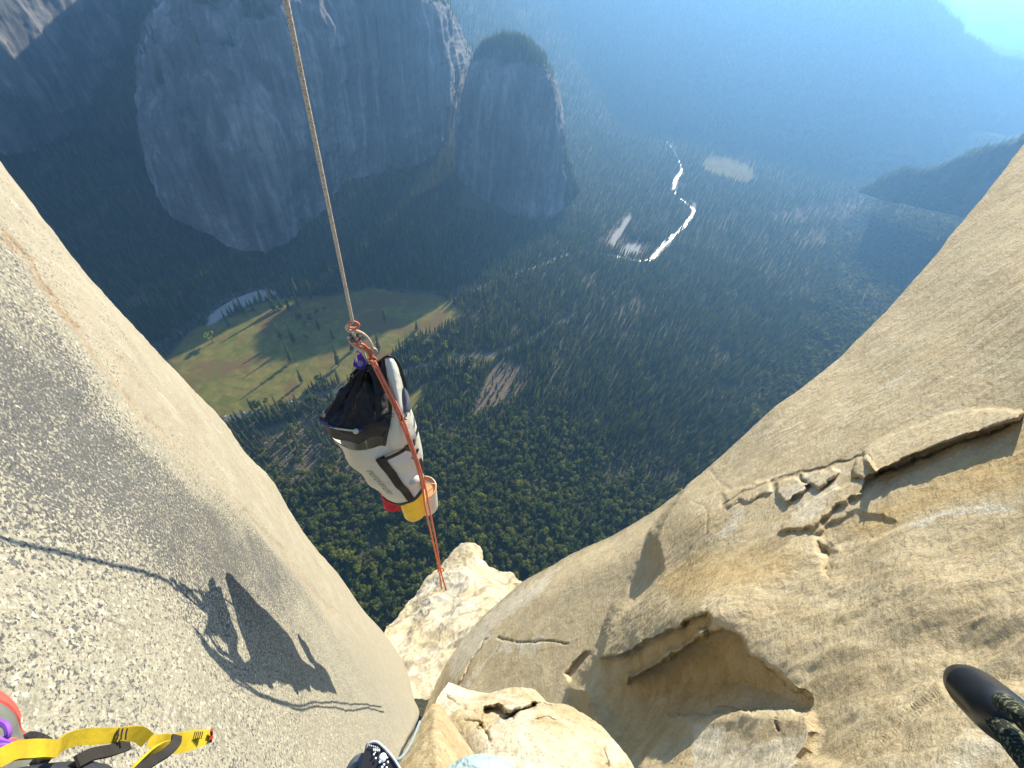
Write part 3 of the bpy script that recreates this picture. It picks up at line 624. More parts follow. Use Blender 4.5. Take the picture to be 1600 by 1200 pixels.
def right_fn(px, py, ln):
    q = np.stack([px.ravel(), py.ravel()], 1); n = px.shape
    wq = q+np.stack([fbm(np.c_[q/22, q[:, 0]*0], 4), fbm(np.c_[q/22, q[:, 0]*0+7], 4)], 1)*9
    d, s = segd(wq*.3+q*.7, FAULT); sd = np.where(s > 0, d, -d)      # >0 left of travel
    cen = (np.array([1100, 900])-np.array(FAULT[4])); m = sstep(-3, 3+46*np.exp(-((q[:, 1]-905)/62)**2)+26*np.exp(-((q[:, 1]-1065)/45)**2), -sd if _FS else sd)
    L = front(q[:, 0], q[:, 1])*m+back_(q[:, 0], q[:, 1])*(1-m)
    fade = m
    def pol(p, soft, wb=True): return sstep(-soft, soft, psd(wq if wb else q, p))
    dl, _x = segd(wq*.3+q*.7, [(1355, 745), (1396, 730), (1450, 706), (1520, 681), (1570, 666), (1600, 655)])
    L = L-.075*sstep(-2.5, 2.5, psd(wq*.3+q*.7, FLAKE))*(.30+.70*np.clip(1-dl/46, 0, 1))
    for p, h, so_ in BLK: L = L-h*pol(p, so_)
    a = pol(ALC, 3); dpt = sstep(0, 60, psd(wq, ALC))
    L = L+fade*a*(.07+.05*dpt); L = L-fade*.09*pol(RIB, 4)
    L = L+.045*pol(NOTCH, 4)*sstep(0, 22, psd(wq, NOTCH)); L = L+.016*pol(SCOOP, 5)
    L = L-fade*.055*sstep(-14, 14, psd(q, SHELF)); L = L-.10*sstep(-13, 13, psd(q, SLAB)+7*fbm(np.c_[q/30, q[:, 0]*0+3], 2)); L = L+.02*pol(HOLE, 5)
    for p, wd_, dp in CRK: L = L+dp*.45*np.exp(-(segd(wq*.6+q*.4, p)[0]/(wd_*.75))**2)
    # the broad roll that stands proud above the alcove, and the hollow below the flake
    g = lambda cx, cy, sx, sy, an: np.exp(-((((q[:, 0]-cx)*math.cos(R(an))+(q[:, 1]-cy)*math.sin(R(an)))/sx)**2+((-(q[:, 0]-cx)*math.sin(R(an))+(q[:, 1]-cy)*math.cos(R(an)))/sy)**2))
    L = L-.10*fade*g(1150, 920, 190, 45, -38)+.05*fade*g(1060, 900, 60, 60, -50)-.04*g(1430, 930, 140, 60, 20)+.03*g(1520, 1010, 110, 60, 30)-.05*g(1120, 800, 90, 40, -30)+.03*g(1330, 880, 80, 40, 60)
    return L.reshape(n)
_d, _s = segd([[1200, 900]], FAULT); _FS = _s[0] < 0
def right_disp(P, Q):
    D = np.linalg.norm(P, axis=-1)
    q = P*np.array([1, 1, 1.6]); u = P @ np.array([[.8, .3, .2], [-.3, .9, .1], [.1, -.2, .8]])
    rough = .35+.65*sstep(760, 900, Q[..., 1])
    low_ = sstep(830, 960, Q[..., 1])*sstep(1150, 1300, Q[..., 0])
    ex = fbm(q*np.array([.5, .5, .3])+11, 2); far_ = sstep(9, 14, D)
    return .055*fbm(q*.55, 3)+.012*fbm(q*2.0, 4)+.035*low_*fbm((P @ np.array([[.8, .5, .1], [-.5, .8, .2], [.1, -.2, .9]]))*np.array([2.6, 2.6, 1.0]), 3)+.010*rough*fbm(u*6.5, 4)+.020*rough*(1-sstep(12, 20, D))*fbm((P @ np.array([[.77, .45, .45], [-.6, .72, .3], [-.19, -.5, .84]]))*np.array([7.5, 7.5, 2.6]), 3)
def pmask(lst, soft):
    def f(P, Q):
        q = Q[..., :2].reshape(-1, 2); o = np.zeros(len(q))
        for p, k in lst: o = np.maximum(o, k*sstep(-soft, soft, psd(q, p)))
        return o.reshape(Q.shape[:2])
    return f
def crkmask(P, Q):
    q = Q[..., :2].reshape(-1, 2); o = np.zeros(len(q)); wq = q+np.stack([fbm(np.c_[q/22, q[:, 0]*0], 4), fbm(np.c_[q/22, q[:, 0]*0+7], 4)], 1)*9
    for p, wd_, dp in CRK: o = np.maximum(o, np.exp(-(segd(wq*.6+q*.4, p)[0]/(wd_*.5))**2)*min(1, dp*40))
    return o.reshape(Q.shape[:2])
loft('cliff', [[(x, y, 1) for x, y in r] for r in lines], 620, 460, M['gold'], 'D', right_disp, dict(pale=pmask(PALEP, 14), gold=pmask(GOLDP, 40), crack=crkmask, slab=lambda P, Q: np.clip(sstep(-10, 60, psd(Q[..., :2].reshape(-1, 2), [(1800, 100), (1600, 200), (1400, 440), (1000, 790), (1200, 740), (1350, 700), (1600, 640), (1800, 560)]).reshape(Q.shape[:2])), 0, 1)), back=.5, fn=right_fn)

# ------------------------------------------------------------------ spur far below, boulder and pillar at our feet
spur = [[(585, 1010, 150), (600, 990, 190), (625, 962, 215), (650, 938, 235), (672, 905, 250), (694, 880, 262), (708, 865, 268), (722, 855, 272), (738, 850, 274), (750, 858, 272), (752, 874, 268), (765, 886, 262), (785, 895, 255), (805, 905, 248), (822, 912, 240), (850, 920, 220)],
        [(590, 1040, 130), (612, 1010, 165), (640, 980, 190), (668, 945, 210), (695, 910, 228), (715, 890, 240), (735, 880, 246), (748, 885, 244), (765, 905, 238), (790, 925, 226), (830, 940, 200)],
        [(600, 1080, 105), (625, 1045, 130), (655, 1010, 150), (690, 975, 168), (725, 950, 178), (755, 945, 180), (800, 960, 165), (830, 980, 150)],
        [(605, 1120, 85), (640, 1080, 98), (670, 1050, 110), (705, 1020, 118), (740, 1000, 122), (800, 1000, 118)],
        [(610, 1170, 76), (650, 1120, 84), (680, 1095, 90), (720, 1070, 92), (780, 1050, 92)]]
def spur_disp(P, Q):
    D = np.linalg.norm(P, axis=-1); k = sstep(0, 1, 1)
    return 4.0*fbm(P/np.array([26, 26, 60]), 5, ridge=True)+1.0*fbm(P/9, 5)-.5
loft('cliff_spur', spur, 300, 260, M['gold'], 'D', spur_disp, dict(pale=lambda P, Q: .48+.7*fbm(P/20, 3), gold=lambda P, Q: .2+.5*fbm(P/15+9, 3), crack=lambda P, Q: .6*sstep(.62, .8, fbm(P/np.array([14, 14, 30])+3, 4, ridge=True))), back=.1)
# faces that flank the spur and carry on down to the valley floor
bl = [[(700, 1068, 3.9), (716, 1074, 3.9), (740, 1082, 3.9), (770, 1084, 3.85), (800, 1076, 3.8), (835, 1078, 3.75), (856, 1098, 3.7), (880, 1103, 3.65), (905, 1114, 3.6), (935, 1133, 3.5), (958, 1156, 3.4), (978, 1180, 3.3), (992, 1205, 3.2), (1005, 1250, 3.1)],
      [(680, 1105, 3.75), (720, 1105, 3.6), (770, 1108, 3.5), (820, 1108, 3.4), (860, 1125, 3.3), (900, 1150, 3.2), (930, 1180, 3.1), (950, 1250, 2.95)],
      [(700, 1150, 3.4), (750, 1145, 3.2), (800, 1150, 3.1), (850, 1170, 3.0), (890, 1210, 2.9), (900, 1260, 2.8)],
      [(720, 1240, 3.2), (760, 1210, 3.0), (800, 1210, 2.9), (840, 1240, 2.8), (850, 1280, 2.75)]]
def boul_fn(px, py, ln):
    q = np.stack([px.ravel(), py.ravel()], 1); L = ln.ravel().copy()
    wq = q+np.stack([fbm(np.c_[q/20, q[:, 0]*0], 4), fbm(np.c_[q/20, q[:, 0]*0+7], 4)], 1)*8
    L = L+.05*sstep(-3, 3, psd(wq, [(758, 1106), (780, 1100), (792, 1112), (812, 1112), (835, 1098), (838, 1104), (800, 1124), (780, 1128), (762, 1140), (745, 1140), (750, 1130)]))
    for p, w_, dp in (([(835, 1125), (850, 1121), (876, 1124)], 2, .012), ([(728, 1128), (750, 1128), (762, 1150), (765, 1158)], 2.5, .02), ([(860, 1105), (838, 1100), (815, 1112), (790, 1124)], 2.5, .02), ([(700, 1090), (730, 1110), (750, 1120)], 3, .01), ([(945, 1170), (950, 1200)], 1.6, .01)):
        L = L+dp*np.exp(-(segd(wq, p)[0]/w_)**2)
    return L.reshape(px.shape)
def small_disp(P, Q): return .035*fbm(P*2.2, 5)+.006*fbm(P*11, 4, ridge=True)
loft('boulder', bl, 300, 180, M['gold'], 'D', small_disp, dict(pale=lambda P, Q: .50+.7*fbm(P*1.6, 3), gold=lambda P, Q: .15+.5*fbm(P*1.3+4, 3), crack=lambda P, Q: 0*P[..., 0]), back=.25, fn=boul_fn)
pl = [[(614, 1215, 2.5), (622, 1190, 2.6), (634, 1165, 2.7), (650, 1138, 2.8), (664, 1115, 2.9), (678, 1099, 3.0), (690, 1104, 3.0), (704, 1125, 2.95), (722, 1152, 2.9), (738, 1176, 2.85), (752, 1200, 2.8), (770, 1240, 2.7)],
      [(625, 1225, 2.35), (640, 1190, 2.45), (655, 1160, 2.55), (668, 1135, 2.65), (680, 1118, 2.72), (690, 1125, 2.72), (702, 1145, 2.68), (715, 1168, 2.62), (728, 1195, 2.55), (740, 1235, 2.5)],
      [(640, 1240, 2.2), (655, 1205, 2.3), (668, 1175, 2.4), (682, 1150, 2.48), (695, 1170, 2.44), (708, 1200, 2.38), (715, 1240, 2.3)],
      [(660, 1250, 2.15), (672, 1220, 2.2), (683, 1200, 2.25), (692, 1220, 2.22), (700, 1250, 2.18)]]
loft('boulder', pl, 160, 120, M['gold'], 'D', lambda P, Q: .012*fbm(P*4, 5)+.003*fbm(P*20, 3), dict(pale=lambda P, Q: 0*P[..., 0]+.1, gold=lambda P, Q: .45+.3*fbm(P*3, 3), crack=lambda P, Q: 0*P[..., 0]), back=.3)
# ------------------------------------------------------------------ trees
def leafcloud(V, Fc, C, nrm, size, rs, quad=True):
    """one leaf clump: a bent quad facing nrm"""
    nrm = nrm/(np.linalg.norm(nrm)+1e-9); u = np.cross(nrm, rs.normal(size=3)); u /= np.linalg.norm(u); v = np.cross(nrm, u)
    k = len(V); a, b = size*rs.uniform(.7, 1.2), size*rs.uniform(.5, 1.0)
    V += [C-u*a, C-v*b-nrm*.15*size, C+u*a, C+v*b-nrm*.15*size]; Fc.append((k, k+1, k+2, k+3))
def proto_conifer(seed, H, Rb, slim=1.0, ragged=.25):
    rs = np.random.default_rng(seed); V = []; Fc = []
    n = 15
    for k in range(n):
        t = k/(n-1); z = H*(.14+.86*t); r = Rb*(1-t)**.8*(1+rs.normal()*ragged*.5)+.25
        m = max(5, int(10*(1-t)+4))
        for j in range(m):
            a = 2*math.pi*(j+rs.uniform(-.3, .3))/m; rr = r*rs.uniform(1-ragged*1.6, 1.1)
            d = np.array([math.cos(a), math.sin(a), 0]); s = np.array([-d[1], d[0], 0]); wdt = .42*r*2*math.pi/m+.25
            root = np.array([0, 0, z+H*.03]); tipp = d*rr+[0, 0, z-rr*.28+rs.uniform(-.3, .3)]; mid = d*rr*.6+[0, 0, z+.02*H]
            i = len(V); V += [root, mid-s*wdt, tipp, mid+s*wdt]; Fc.append((i, i+1, i+2, i+3))
    V.append(np.array([0, 0, H*1.02])); top = len(V)-1
    for j in range(6):
        a = j*math.pi/3; V.append(np.array([math.cos(a)*.28*Rb, math.sin(a)*.28*Rb, H*.2]))
    for j in range(6): Fc.append((top, top-0+1+j, top+1+(j+1) % 6))
    T = MB(); T.tube([(0, 0, -1.5), (0, 0, H*.5), (0, 0, H*.92)], [.022*H, .014*H, .004*H], 6)
    return V, Fc, np.concatenate(T.V), T.Fc
def proto_oak(seed, H, Rc):
    rs = np.random.default_rng(seed); V = []; Fc = []; lobes = []
    for k in range(8):
        a = rs.uniform(0, 6.28); q = Rc*.62*math.sqrt(rs.uniform(0, 1)); lobes.append((np.array([q*math.cos(a), q*math.sin(a), H*rs.uniform(.55, .82)]), Rc*rs.uniform(.36, .58)))
    for c, r in lobes:
        for j in range(30):
            d = rs.normal(size=3); d /= np.linalg.norm(d)
            if d[2] < -.35: continue
            leafcloud(V, Fc, c+d*r*rs.uniform(.8, 1.12), d+rs.normal(size=3)*.25, r*.36, rs)
    for c, r in lobes:                               # dense inside of each lobe
        i = len(V); r *= .74
        V += [c+[0, 0, r], c-[0, 0, r]]+[c+[r*math.cos(a), r*math.sin(a), 0] for a in np.arange(6)*math.pi/3]
        for j in range(6): Fc += [(i, i+2+j, i+2+(j+1) % 6), (i+1, i+2+(j+1) % 6, i+2+j)]
    T = MB(); T.tube([(0, 0, -1.5), (.1*Rc, 0, H*.35), (0, .1*Rc, H*.7)], [.03*H, .022*H, .01*H], 6)
    for k in range(3): T.tube([(.1*Rc, 0, H*.35), lobes[k][0]], [.016*H, .006*H], 5)
    return V, Fc, np.concatenate(T.V), T.Fc
PROTO = []
def add_proto(kind, cv, mat):
    V, Fc, TV, TF = cv
    cm = bpy.data.meshes.new('crown'); cm.from_pydata([tuple(map(float, v)) for v in V], [], Fc); cm.materials.append(mat)
    tm = bpy.data.meshes.new('trunk'); tm.from_pydata([tuple(map(float, v)) for v in TV], [], TF); tm.materials.append(M['trunk'])
    jm = bpy.data.meshes.new('tree_both'); n = len(V)
    jm.from_pydata([tuple(map(float, v)) for v in list(V)+list(TV)], [], list(Fc)+[tuple(i+n for i in f) for f in TF])
    jm.materials.append(mat); jm.materials.append(M['trunk'])
    jm.polygons.foreach_set('material_index', [0]*len(Fc)+[1]*len(TF))
    PROTO.append((kind, cm, tm, jm))
for i, (h, r) in enumerate([(38, 4.6), (44, 4.2), (30, 4.4), (34, 3.4), (26, 4.0)]): add_proto('conifer', proto_conifer(20+i, h, r, ragged=.28), M['con1'])
for i, (h, r) in enumerate([(36, 5.0), (28, 4.2)]): add_proto('pine', proto_conifer(40+i, h, r, ragged=.5), M['con2'])
for i, (h, r) in enumerate([(15, 6.2), (17, 5.4), (13, 5.0), (19, 6.8)]): add_proto('oak', proto_oak(60+i, h, r), M['oak'])
_rs = np.random.default_rng(5); _V = []; _F = []
_T = MB(); _T.tube([(0, 0, -1), (.2, 0, 12), (.4, .3, 25)], [.42, .3, .05], 6)
for _k in range(12):
    _a = _rs.uniform(0, 6.28); _z = _rs.uniform(8, 22); _T.tube([(.2, 0, _z), (.2+1.8*math.cos(_a)*(1.1-_z/28), 1.8*math.sin(_a)*(1.1-_z/28), _z+.6)], [.12, .03], 4)
PROTO.append(('snag', None, None, bpy.data.meshes.new('snag'))); PROTO[-1][3].from_pydata([tuple(map(float, v)) for v in np.concatenate(_T.V)], [], _T.Fc); PROTO[-1][3].materials.append(M['dead'])
KIND = {'conifer': [0, 1, 2, 3, 4], 'pine': [5, 6], 'oak': [7, 8, 9, 10]}

# scatter positions over the valley floor and the talus
def jgrid(r0, r1, sp):
    n = int(r1/sp)+1; g = np.arange(-n, n+1)*sp; X_, Y_ = np.meshgrid(g, g[g > -r1*.25]); X_ = X_.ravel()+rng.uniform(-.5, .5, X_.size)*sp; Y_ = Y_.ravel()+rng.uniform(-.5, .5, Y_.size)*sp
    r = np.hypot(X_, Y_); a = np.degrees(np.arctan2(X_, Y_)); k = (r >= r0) & (r < r1) & (a > -66) & (a < 58); return np.stack([X_[k], Y_[k]], 1)
pts = np.concatenate([jgrid(60, 900, 7.6), jgrid(900, 1700, 8.8), jgrid(1700, 3000, 12), jgrid(3000, 5200, 18)])
Z = hgt(pts[:, 0], pts[:, 1]); P3 = np.c_[pts, Z]
px, dep = project(P3)
LEFTP = SIL+[(-400, 1400), (-400, 100)]; RIGHTP = RS+[(1000, 1400), (2200, 1400), (2200, 0)]
rad = np.hypot(pts[:, 0], pts[:, 1])
ok = (px[:, 0] > -160) & (px[:, 0] < 1760) & (px[:, 1] > -100)
ok &= (psd(px, LEFTP) < 55) & (psd(px, RIGHTP) < 55)
ROCKS = [main_rows[0][::-1]+[(r[0][0], r[0][1]) for r in main_rows]+[(p[0], p[1]) for p in main_rows[-1]]+[(r[-1][0], r[-1][1]) for r in main_rows[::-1]]]
def outline(rows): return [p[:2] for p in rows[0]]+[r[-1][:2] for r in rows[1:-1]]+[p[:2] for p in rows[-1][::-1]]+[r[0][:2] for r in rows[1:-1]][::-1]
for rows in (main_rows, sp_rows): ok &= ~((psd(px, outline(rows)) > 14) & (rad > 1000))
mead_t = np.maximum.reduce([area(MEADOW, 2, pts), area(MEADOW2, 2, pts), area(MEADOW3, 2, pts), area(GREEN, 2, pts), area(YEL, 2, pts)])
bare_t = np.maximum.reduce([area(p, 10, pts)*k for p, k in BARE]); sand_t = np.maximum.reduce([area(p, 4, pts) for p in SAND])
rvd, _ = segd(pts, rp[::6, :2]); rod, _ = segd(pts, gl(ROAD))
dens = np.clip(.97-.75*sstep(.12, .5, fbm(np.c_[pts/70, pts[:, 0]*0], 3)), 0, 1)*(1-bare_t*.75)
ok &= (mead_t < .5) & (sand_t < .5) & (rvd > np.where(rad > 1500, 4.5, 6)) & (rod > 7.5) & (rng.uniform(size=len(pts)) < dens)
P3 = P3[ok]; px = px[ok]; rad = rad[ok]; N = len(P3)
po = sstep(640, 330, rad+120*fbm(np.c_[P3[:, :2]/120, P3[:, 0]*0], 3))*.9
dT, sT = segd(P3[:, :2], TALR); po = np.maximum(po, sstep(0, 160, np.where(sT < 0, dT, 0))*.55)
u = rng.uniform(size=N); kind = np.where(u < po, 2, np.where(rng.uniform(size=N) < .22, 1, 0))
pid = np.where(kind == 2, rng.integers(7, 11, N), np.where(kind == 1, rng.integers(5, 7, N), rng.integers(0, 5, N)))
snag = (rng.uniform(size=N) < .035+.10*sstep(.1, .5, fbm(np.c_[P3[:, :2]/110+9, P3[:, 0]*0], 3)))
base_s = np.where(kind == 2, rng.uniform(.75, 1.4, N), rng.uniform(.48, 1.05, N)*np.where(rad > 3000, 1.35, 1.0))
base_s = base_s*(1+.35*np.clip(fbm(np.c_[P3[:, :2]/90+40, P3[:, 0]*0], 2), -.6, .6))
rot = rng.uniform(0, 6.28, N); base_s = base_s*np.where(rng.uniform(size=N) < .12, 1.3, 1)*np.where(rng.uniform(size=N) < .25, .7, 1)
pid = np.where(snag, 11, pid); kind = np.where(snag, 3, kind)
# trees that can be told apart: the meadow's, and the ones that show largest
trees_root = []
def spot(p, s, k):
    q, _ = project(np.array(p)+[0, 0, (10 if PROTO[k][0] == 'oak' else 20)*s]); return f'{q[0]/16:.1f}% across and {q[1]/12:.1f}% down the photo'
def tree_thing(k, p, s, rz, label, group):
    name = {'conifer': 'conifer_tree', 'pine': 'pine_tree', 'oak': 'oak_tree'}[PROTO[k][0]]
    o = bpy.data.objects.new(name, None); COL.objects.link(o); o.location = tuple(map(float, p)); o.scale = (s, s, s*rng.uniform(.92, 1.1)); o.rotation_euler = (0, 0, rz)
    o.empty_display_size = 2; tag(o, label, 'tree', group)
    for nm, me in (('crown', PROTO[k][1]), ('trunk', PROTO[k][2])):
        c = bpy.data.objects.new(nm, me); COL.objects.link(c); c.parent = o
    return o
MT = [  # px of the base, kind, scale, label
 (439, 530, 'conifer', 1.05, 'slim conifer with a long shadow, left of the pair in the meadow'),
 (460, 536, 'conifer', 1.2, 'taller conifer with a long shadow, right of the pair in the meadow'),
 (456, 566, 'conifer', 1.0, 'lone slim conifer below the pair, in the middle of the meadow'),
 (472, 598, 'conifer', .75, 'short conifer at the lower edge of the meadow, above the round oaks'),
 (499, 598, 'oak', 1.0, 'round oak at the lower meadow edge just left of the open bag top'),
 (529, 572, 'conifer', 1.0, 'conifer at the lower tip of the mountain shadow, left of the purple knot'),
 (520, 529, 'pine', .75, 'pale slim pine standing in the shaded tip of the meadow'),
 (499, 516, 'pine', .7, 'pale bushy pine standing in the shade near the lit meadow edge'),
 (601, 502, 'pine', .85, 'pale bushy pine alone in the shade right of the hauling rope'),
 (551, 548, 'conifer', .95, 'dark conifer right behind the rope knot at the shaded meadow edge'),
 (592, 551, 'conifer', .95, 'conifer at the lit meadow edge just right of the rope knot'),
 (651, 516, 'conifer', .9, 'pointed conifer above the round oak clump right of the bag'),
 (465, 498, 'conifer', .8, 'bushy conifer on the meadow left of the shadow edge'),
 (480, 532, 'oak', .8, 'small round oak beside the taller conifer of the pair'),
 (359, 511, 'conifer', .8, 'conifer between the sand bank and the bright green strip'),
 (333, 535, 'oak', 1.2, 'big round tree with a blunt shadow at the left end of the meadow'),
 (382, 491, 'conifer', .85, 'left conifer of the row on the river bank below the sand'),
 (396, 486, 'conifer', .8, 'second conifer of the row on the river bank below the sand'),
 (429, 486, 'conifer', 1.1, 'tall conifer at the right end of the pale sand bank'),
 (440, 482, 'conifer', 1.0, 'bushy conifer right of the tall one at the end of the sand bank'),
 (452, 484, 'conifer', .9, 'smaller conifer in the group at the end of the sand bank'),
 (467, 481, 'conifer', .95, 'conifer at the top of the lit meadow below the riverside grove'),
 (595, 325, 'pine', .9, 'lone sunlit pine high on the shaded slope right of the hauling rope'),
 (606, 302, 'pine', .8, 'topmost lone sunlit pine on the shaded slope under the big cliff'),
 (570, 363, 'pine', .9, 'sunlit pine by itself between the rope and the lone pines above')]
grove = [(465, 462), (474, 458), (484, 455), (492, 460), (500, 452), (508, 457), (516, 452), (526, 455), (486, 468)]
lit = [(490, 424), (499, 428), (513, 416), (521, 421), (530, 412), (541, 415), (543, 388), (509, 409)]
oaks = [(472, 500), (484, 497), (496, 492), (486, 505), (508, 486), (478, 512), (404, 640), (418, 632), (432, 645), (447, 640), (462, 648), (478, 640), (492, 632), (508, 640), (640, 545), (655, 535), (668, 548), (682, 538), (696, 548), (710, 528), (672, 565), (650, 575), (690, 580), (715, 590), (735, 575), (700, 600), (728, 605)]
for x_, y_, k_, s_, lb in MT:
    g = gnd(x_, y_); g[2] = hgt(g[0], g[1]); 
    if y_ < 430:
        for _ in range(12): g = gnd(x_, y_, float(hgt(g[0], g[1])))
    tree_thing(random.choice(KIND[k_]), g, s_*(1.65 if k_ != 'oak' else 1.6), random.uniform(0, 6), lb, None)
OR2 = ['leftmost', 'second from the left', 'third from the left', 'fourth from the left', 'fifth from the left', 'sixth from the left', 'seventh from the left', 'eighth from the left', 'ninth from the left', 'tenth from the left', 'eleventh from the left', 'twelfth from the left', 'rightmost']
oaksM = [o for o in oaks if o[1] < 520]; oaksL = [o for o in oaks if o[0] < 560 and o[1] > 520]; oaksR = [o for o in oaks if o[0] > 560]
for lst, k_, s0, lb, gr in ((oaksM, 'oak', 1.2, 'small oak at the top of the lit meadow, # there', 'small oaks at the top of the meadow'), (grove, 'conifer', 1.35, 'conifer in the riverside grove, # in the grove', 'conifers of the riverside grove'),
                            (lit, 'pine', 1.4, 'sunlit pine on the dark slope, # of them', 'sunlit pines on the dark slope'),
                            (oaksL, 'oak', 1.6, 'round oak on the lower edge of the meadow, # there', 'round oaks along the meadow edge'), (oaksR, 'oak', 2.0, 'round oak in the clump right of the bag, # there', 'round oaks of the clump by the bag')):
    for n_, (x_, y_) in enumerate(sorted(lst)):
        g = gnd(x_, y_)
        for _ in range(12): g = gnd(x_, y_, float(hgt(g[0], g[1])))
        kk_ = random.choice(KIND[k_]); ss_ = s0*random.uniform(.85, 1.15); tree_thing(kk_, g, ss_, random.uniform(0, 6), lb.replace('#', OR2[n_]), gr)
vis = (psd(px, LEFTP) < -2) & (psd(px, RIGHTP) < -2) & (psd(px, [(600, 990), (690, 885), (735, 850), (760, 870), (830, 915), (700, 1100)]) < 0) & (px[:, 0] > 0) & (px[:, 1] > 0) & (px[:, 1] < 1190)
dist = np.linalg.norm(P3, axis=1); app = base_s*np.where(kind == 3, 0, 9)/dist*vis
pick = np.argsort(-app)[:245]; keep = np.ones(N, bool); keep[pick] = False
LM = [('the pale spur tip', (735, 852)), ('the red stuff sack', (615, 785)), ('the bucket', (672, 775)), ('the loose rope end', (694, 918)), ('the left cliff edge', (450, 797)), ('the lower left cliff edge', (560, 940)), ('the right cliff edge', (900, 862)), ('the upper right cliff edge', (1010, 806))]
DIRS = ['right', 'up and right', 'straight up', 'up and left', 'left', 'down and left', 'straight down', 'down and right']
ORD = 'nearest|second nearest|third nearest|fourth nearest|fifth nearest|sixth nearest|seventh nearest|eighth nearest|ninth nearest|tenth nearest|eleventh nearest|twelfth nearest|thirteenth nearest|fourteenth nearest|fifteenth nearest|sixteenth nearest|seventeenth nearest|eighteenth nearest|nineteenth nearest|twentieth nearest'.split('|')+'twenty first nearest|twenty second nearest|twenty third nearest|twenty fourth nearest|twenty fifth nearest|twenty sixth nearest|twenty seventh nearest|twenty eighth nearest|twenty ninth nearest|thirtieth nearest'.split('|')+['outermost from']*60
cell = {}
for i in pick:
    dd = [math.hypot(px[i, 0]-c[0], px[i, 1]-c[1]) for _, c in LM]; a_ = int(np.argmin(dd)); c_ = LM[a_][1]
    oc = int(round(math.degrees(math.atan2(-(px[i, 1]-c_[1]), px[i, 0]-c_[0]))/45)) % 8; cell.setdefault((PROTO[pid[i]][0], a_, oc), []).append((dd[a_], i))
TL = {}
for (k_, a_, oc), v in cell.items():
    for n_, (_, i) in enumerate(sorted(v)): TL[i] = f"{ {'oak': 'round oak', 'conifer': 'dark conifer', 'pine': 'pale pine'}[k_] } below, {ORD[n_]} {LM[a_][0]}, {DIRS[oc]} of it"
for i in pick:
    k0 = PROTO[pid[i]][0]
    nm_ = {'oak': 'round green oak', 'conifer': 'dark conifer', 'pine': 'pale green pine'}[k0]
    tree_thing(int(pid[i]), P3[i], float(base_s[i]), float(rot[i]), TL[i], 'trees of the close forest straight below')
def stuff_points(name, P, pidx, scl, rz, protos, kind='stuff'):
    me = bpy.data.meshes.new(name); me.vertices.add(len(P)); me.vertices.foreach_set('co', P.astype(np.float32).ravel())
    for an, tp, v in (('pid', 'INT', pidx), ('scl', 'FLOAT', scl), ('rz', 'FLOAT', rz)):
        a = me.attributes.new(an, tp, 'POINT'); a.data.foreach_set('value', np.asarray(v, np.int32 if tp == 'INT' else np.float32))
    o = bpy.data.objects.new(name, me); COL.objects.link(o); o['kind'] = kind
    ng = bpy.data.node_groups.new(name, 'GeometryNodeTree'); ng.interface.new_socket('Geometry', in_out='INPUT', socket_type='NodeSocketGeometry'); ng.interface.new_socket('Geometry', in_out='OUTPUT', socket_type='NodeSocketGeometry')
    gi = ng.nodes.new('NodeGroupInput'); go = ng.nodes.new('NodeGroupOutput'); jn = ng.nodes.new('GeometryNodeJoinGeometry')
    def na(nm, tp): x = ng.nodes.new('GeometryNodeInputNamedAttribute'); x.data_type = tp; x.inputs[0].default_value = nm; return x.outputs[0]
    L = ng.links.new; cx = ng.nodes.new('ShaderNodeCombineXYZ'); L(na('rz', 'FLOAT'), cx.inputs[2]); er = ng.nodes.new('FunctionNodeEulerToRotation'); L(cx.outputs[0], er.inputs[0])
    sa = na('scl', 'FLOAT'); pa = na('pid', 'INT')
    for k, po_ in enumerate(protos):
        oi = ng.nodes.new('GeometryNodeObjectInfo'); oi.inputs['Object'].default_value = po_; oi.inputs['As Instance'].default_value = True
        ip = ng.nodes.new('GeometryNodeInstanceOnPoints'); cmp_ = ng.nodes.new('FunctionNodeCompare'); cmp_.data_type = 'INT'; cmp_.operation = 'EQUAL'
        ins = [s for s in cmp_.inputs if s.type == 'INT']; L(pa, ins[0]); ins[1].default_value = k
        L(gi.outputs[0], ip.inputs['Points']); L(cmp_.outputs[0], ip.inputs['Selection']); L(oi.outputs['Geometry'], ip.inputs['Instance'])
        L(er.outputs[0], ip.inputs['Rotation']); L(sa, ip.inputs['Scale']); L(ip.outputs[0], jn.inputs[0])
    L(jn.outputs[0], go.inputs[0]); md = o.modifiers.new('scatter', 'NODES'); md.node_group = ng
    return o
pobj = [bpy.data.objects.new('tree_kind', p[3]) for p in PROTO]
# trees on the rock tops, the far walls and the shoulder: sampled on those surfaces
extra = []
for o in list(COL.objects):
    if o.name.split('.')[0] == 'mountain':
        me = o.data; V = np.empty(len(me.vertices)*3, np.float32); me.vertices.foreach_get('co', V); V = V.reshape(-1, 3)
        Nn = np.empty(len(me.vertices)*3, np.float32); me.vertices.foreach_get('normal', Nn); Nn = Nn.reshape(-1, 3)
        q, dp_ = project(V); rr_ = np.linalg.norm(V, axis=1)
        vg = np.empty(len(V), np.float32); me.attributes['veg'].data.foreach_get('value', vg)
        if rr_.min() > 9000: continue
        k = (np.abs(Nn[:, 2]) > .42) & (q[:, 0] > -40) & (q[:, 0] < 1640) & (q[:, 1] > -40) & (V[:, 2] > G-5) & (dp_ > 0) & (vg > .33)
        idx = np.where(k)[0]; fr_ = .5 if rr_.min() > 3000 else .35
        idx = idx[rng.uniform(size=len(idx)) < fr_]; extra.append(V[idx]+rng.normal(size=(len(idx), 3))*np.array([3, 3, 0]))
extra = np.concatenate(extra); ne = len(extra)
er_ = np.linalg.norm(extra, axis=1)
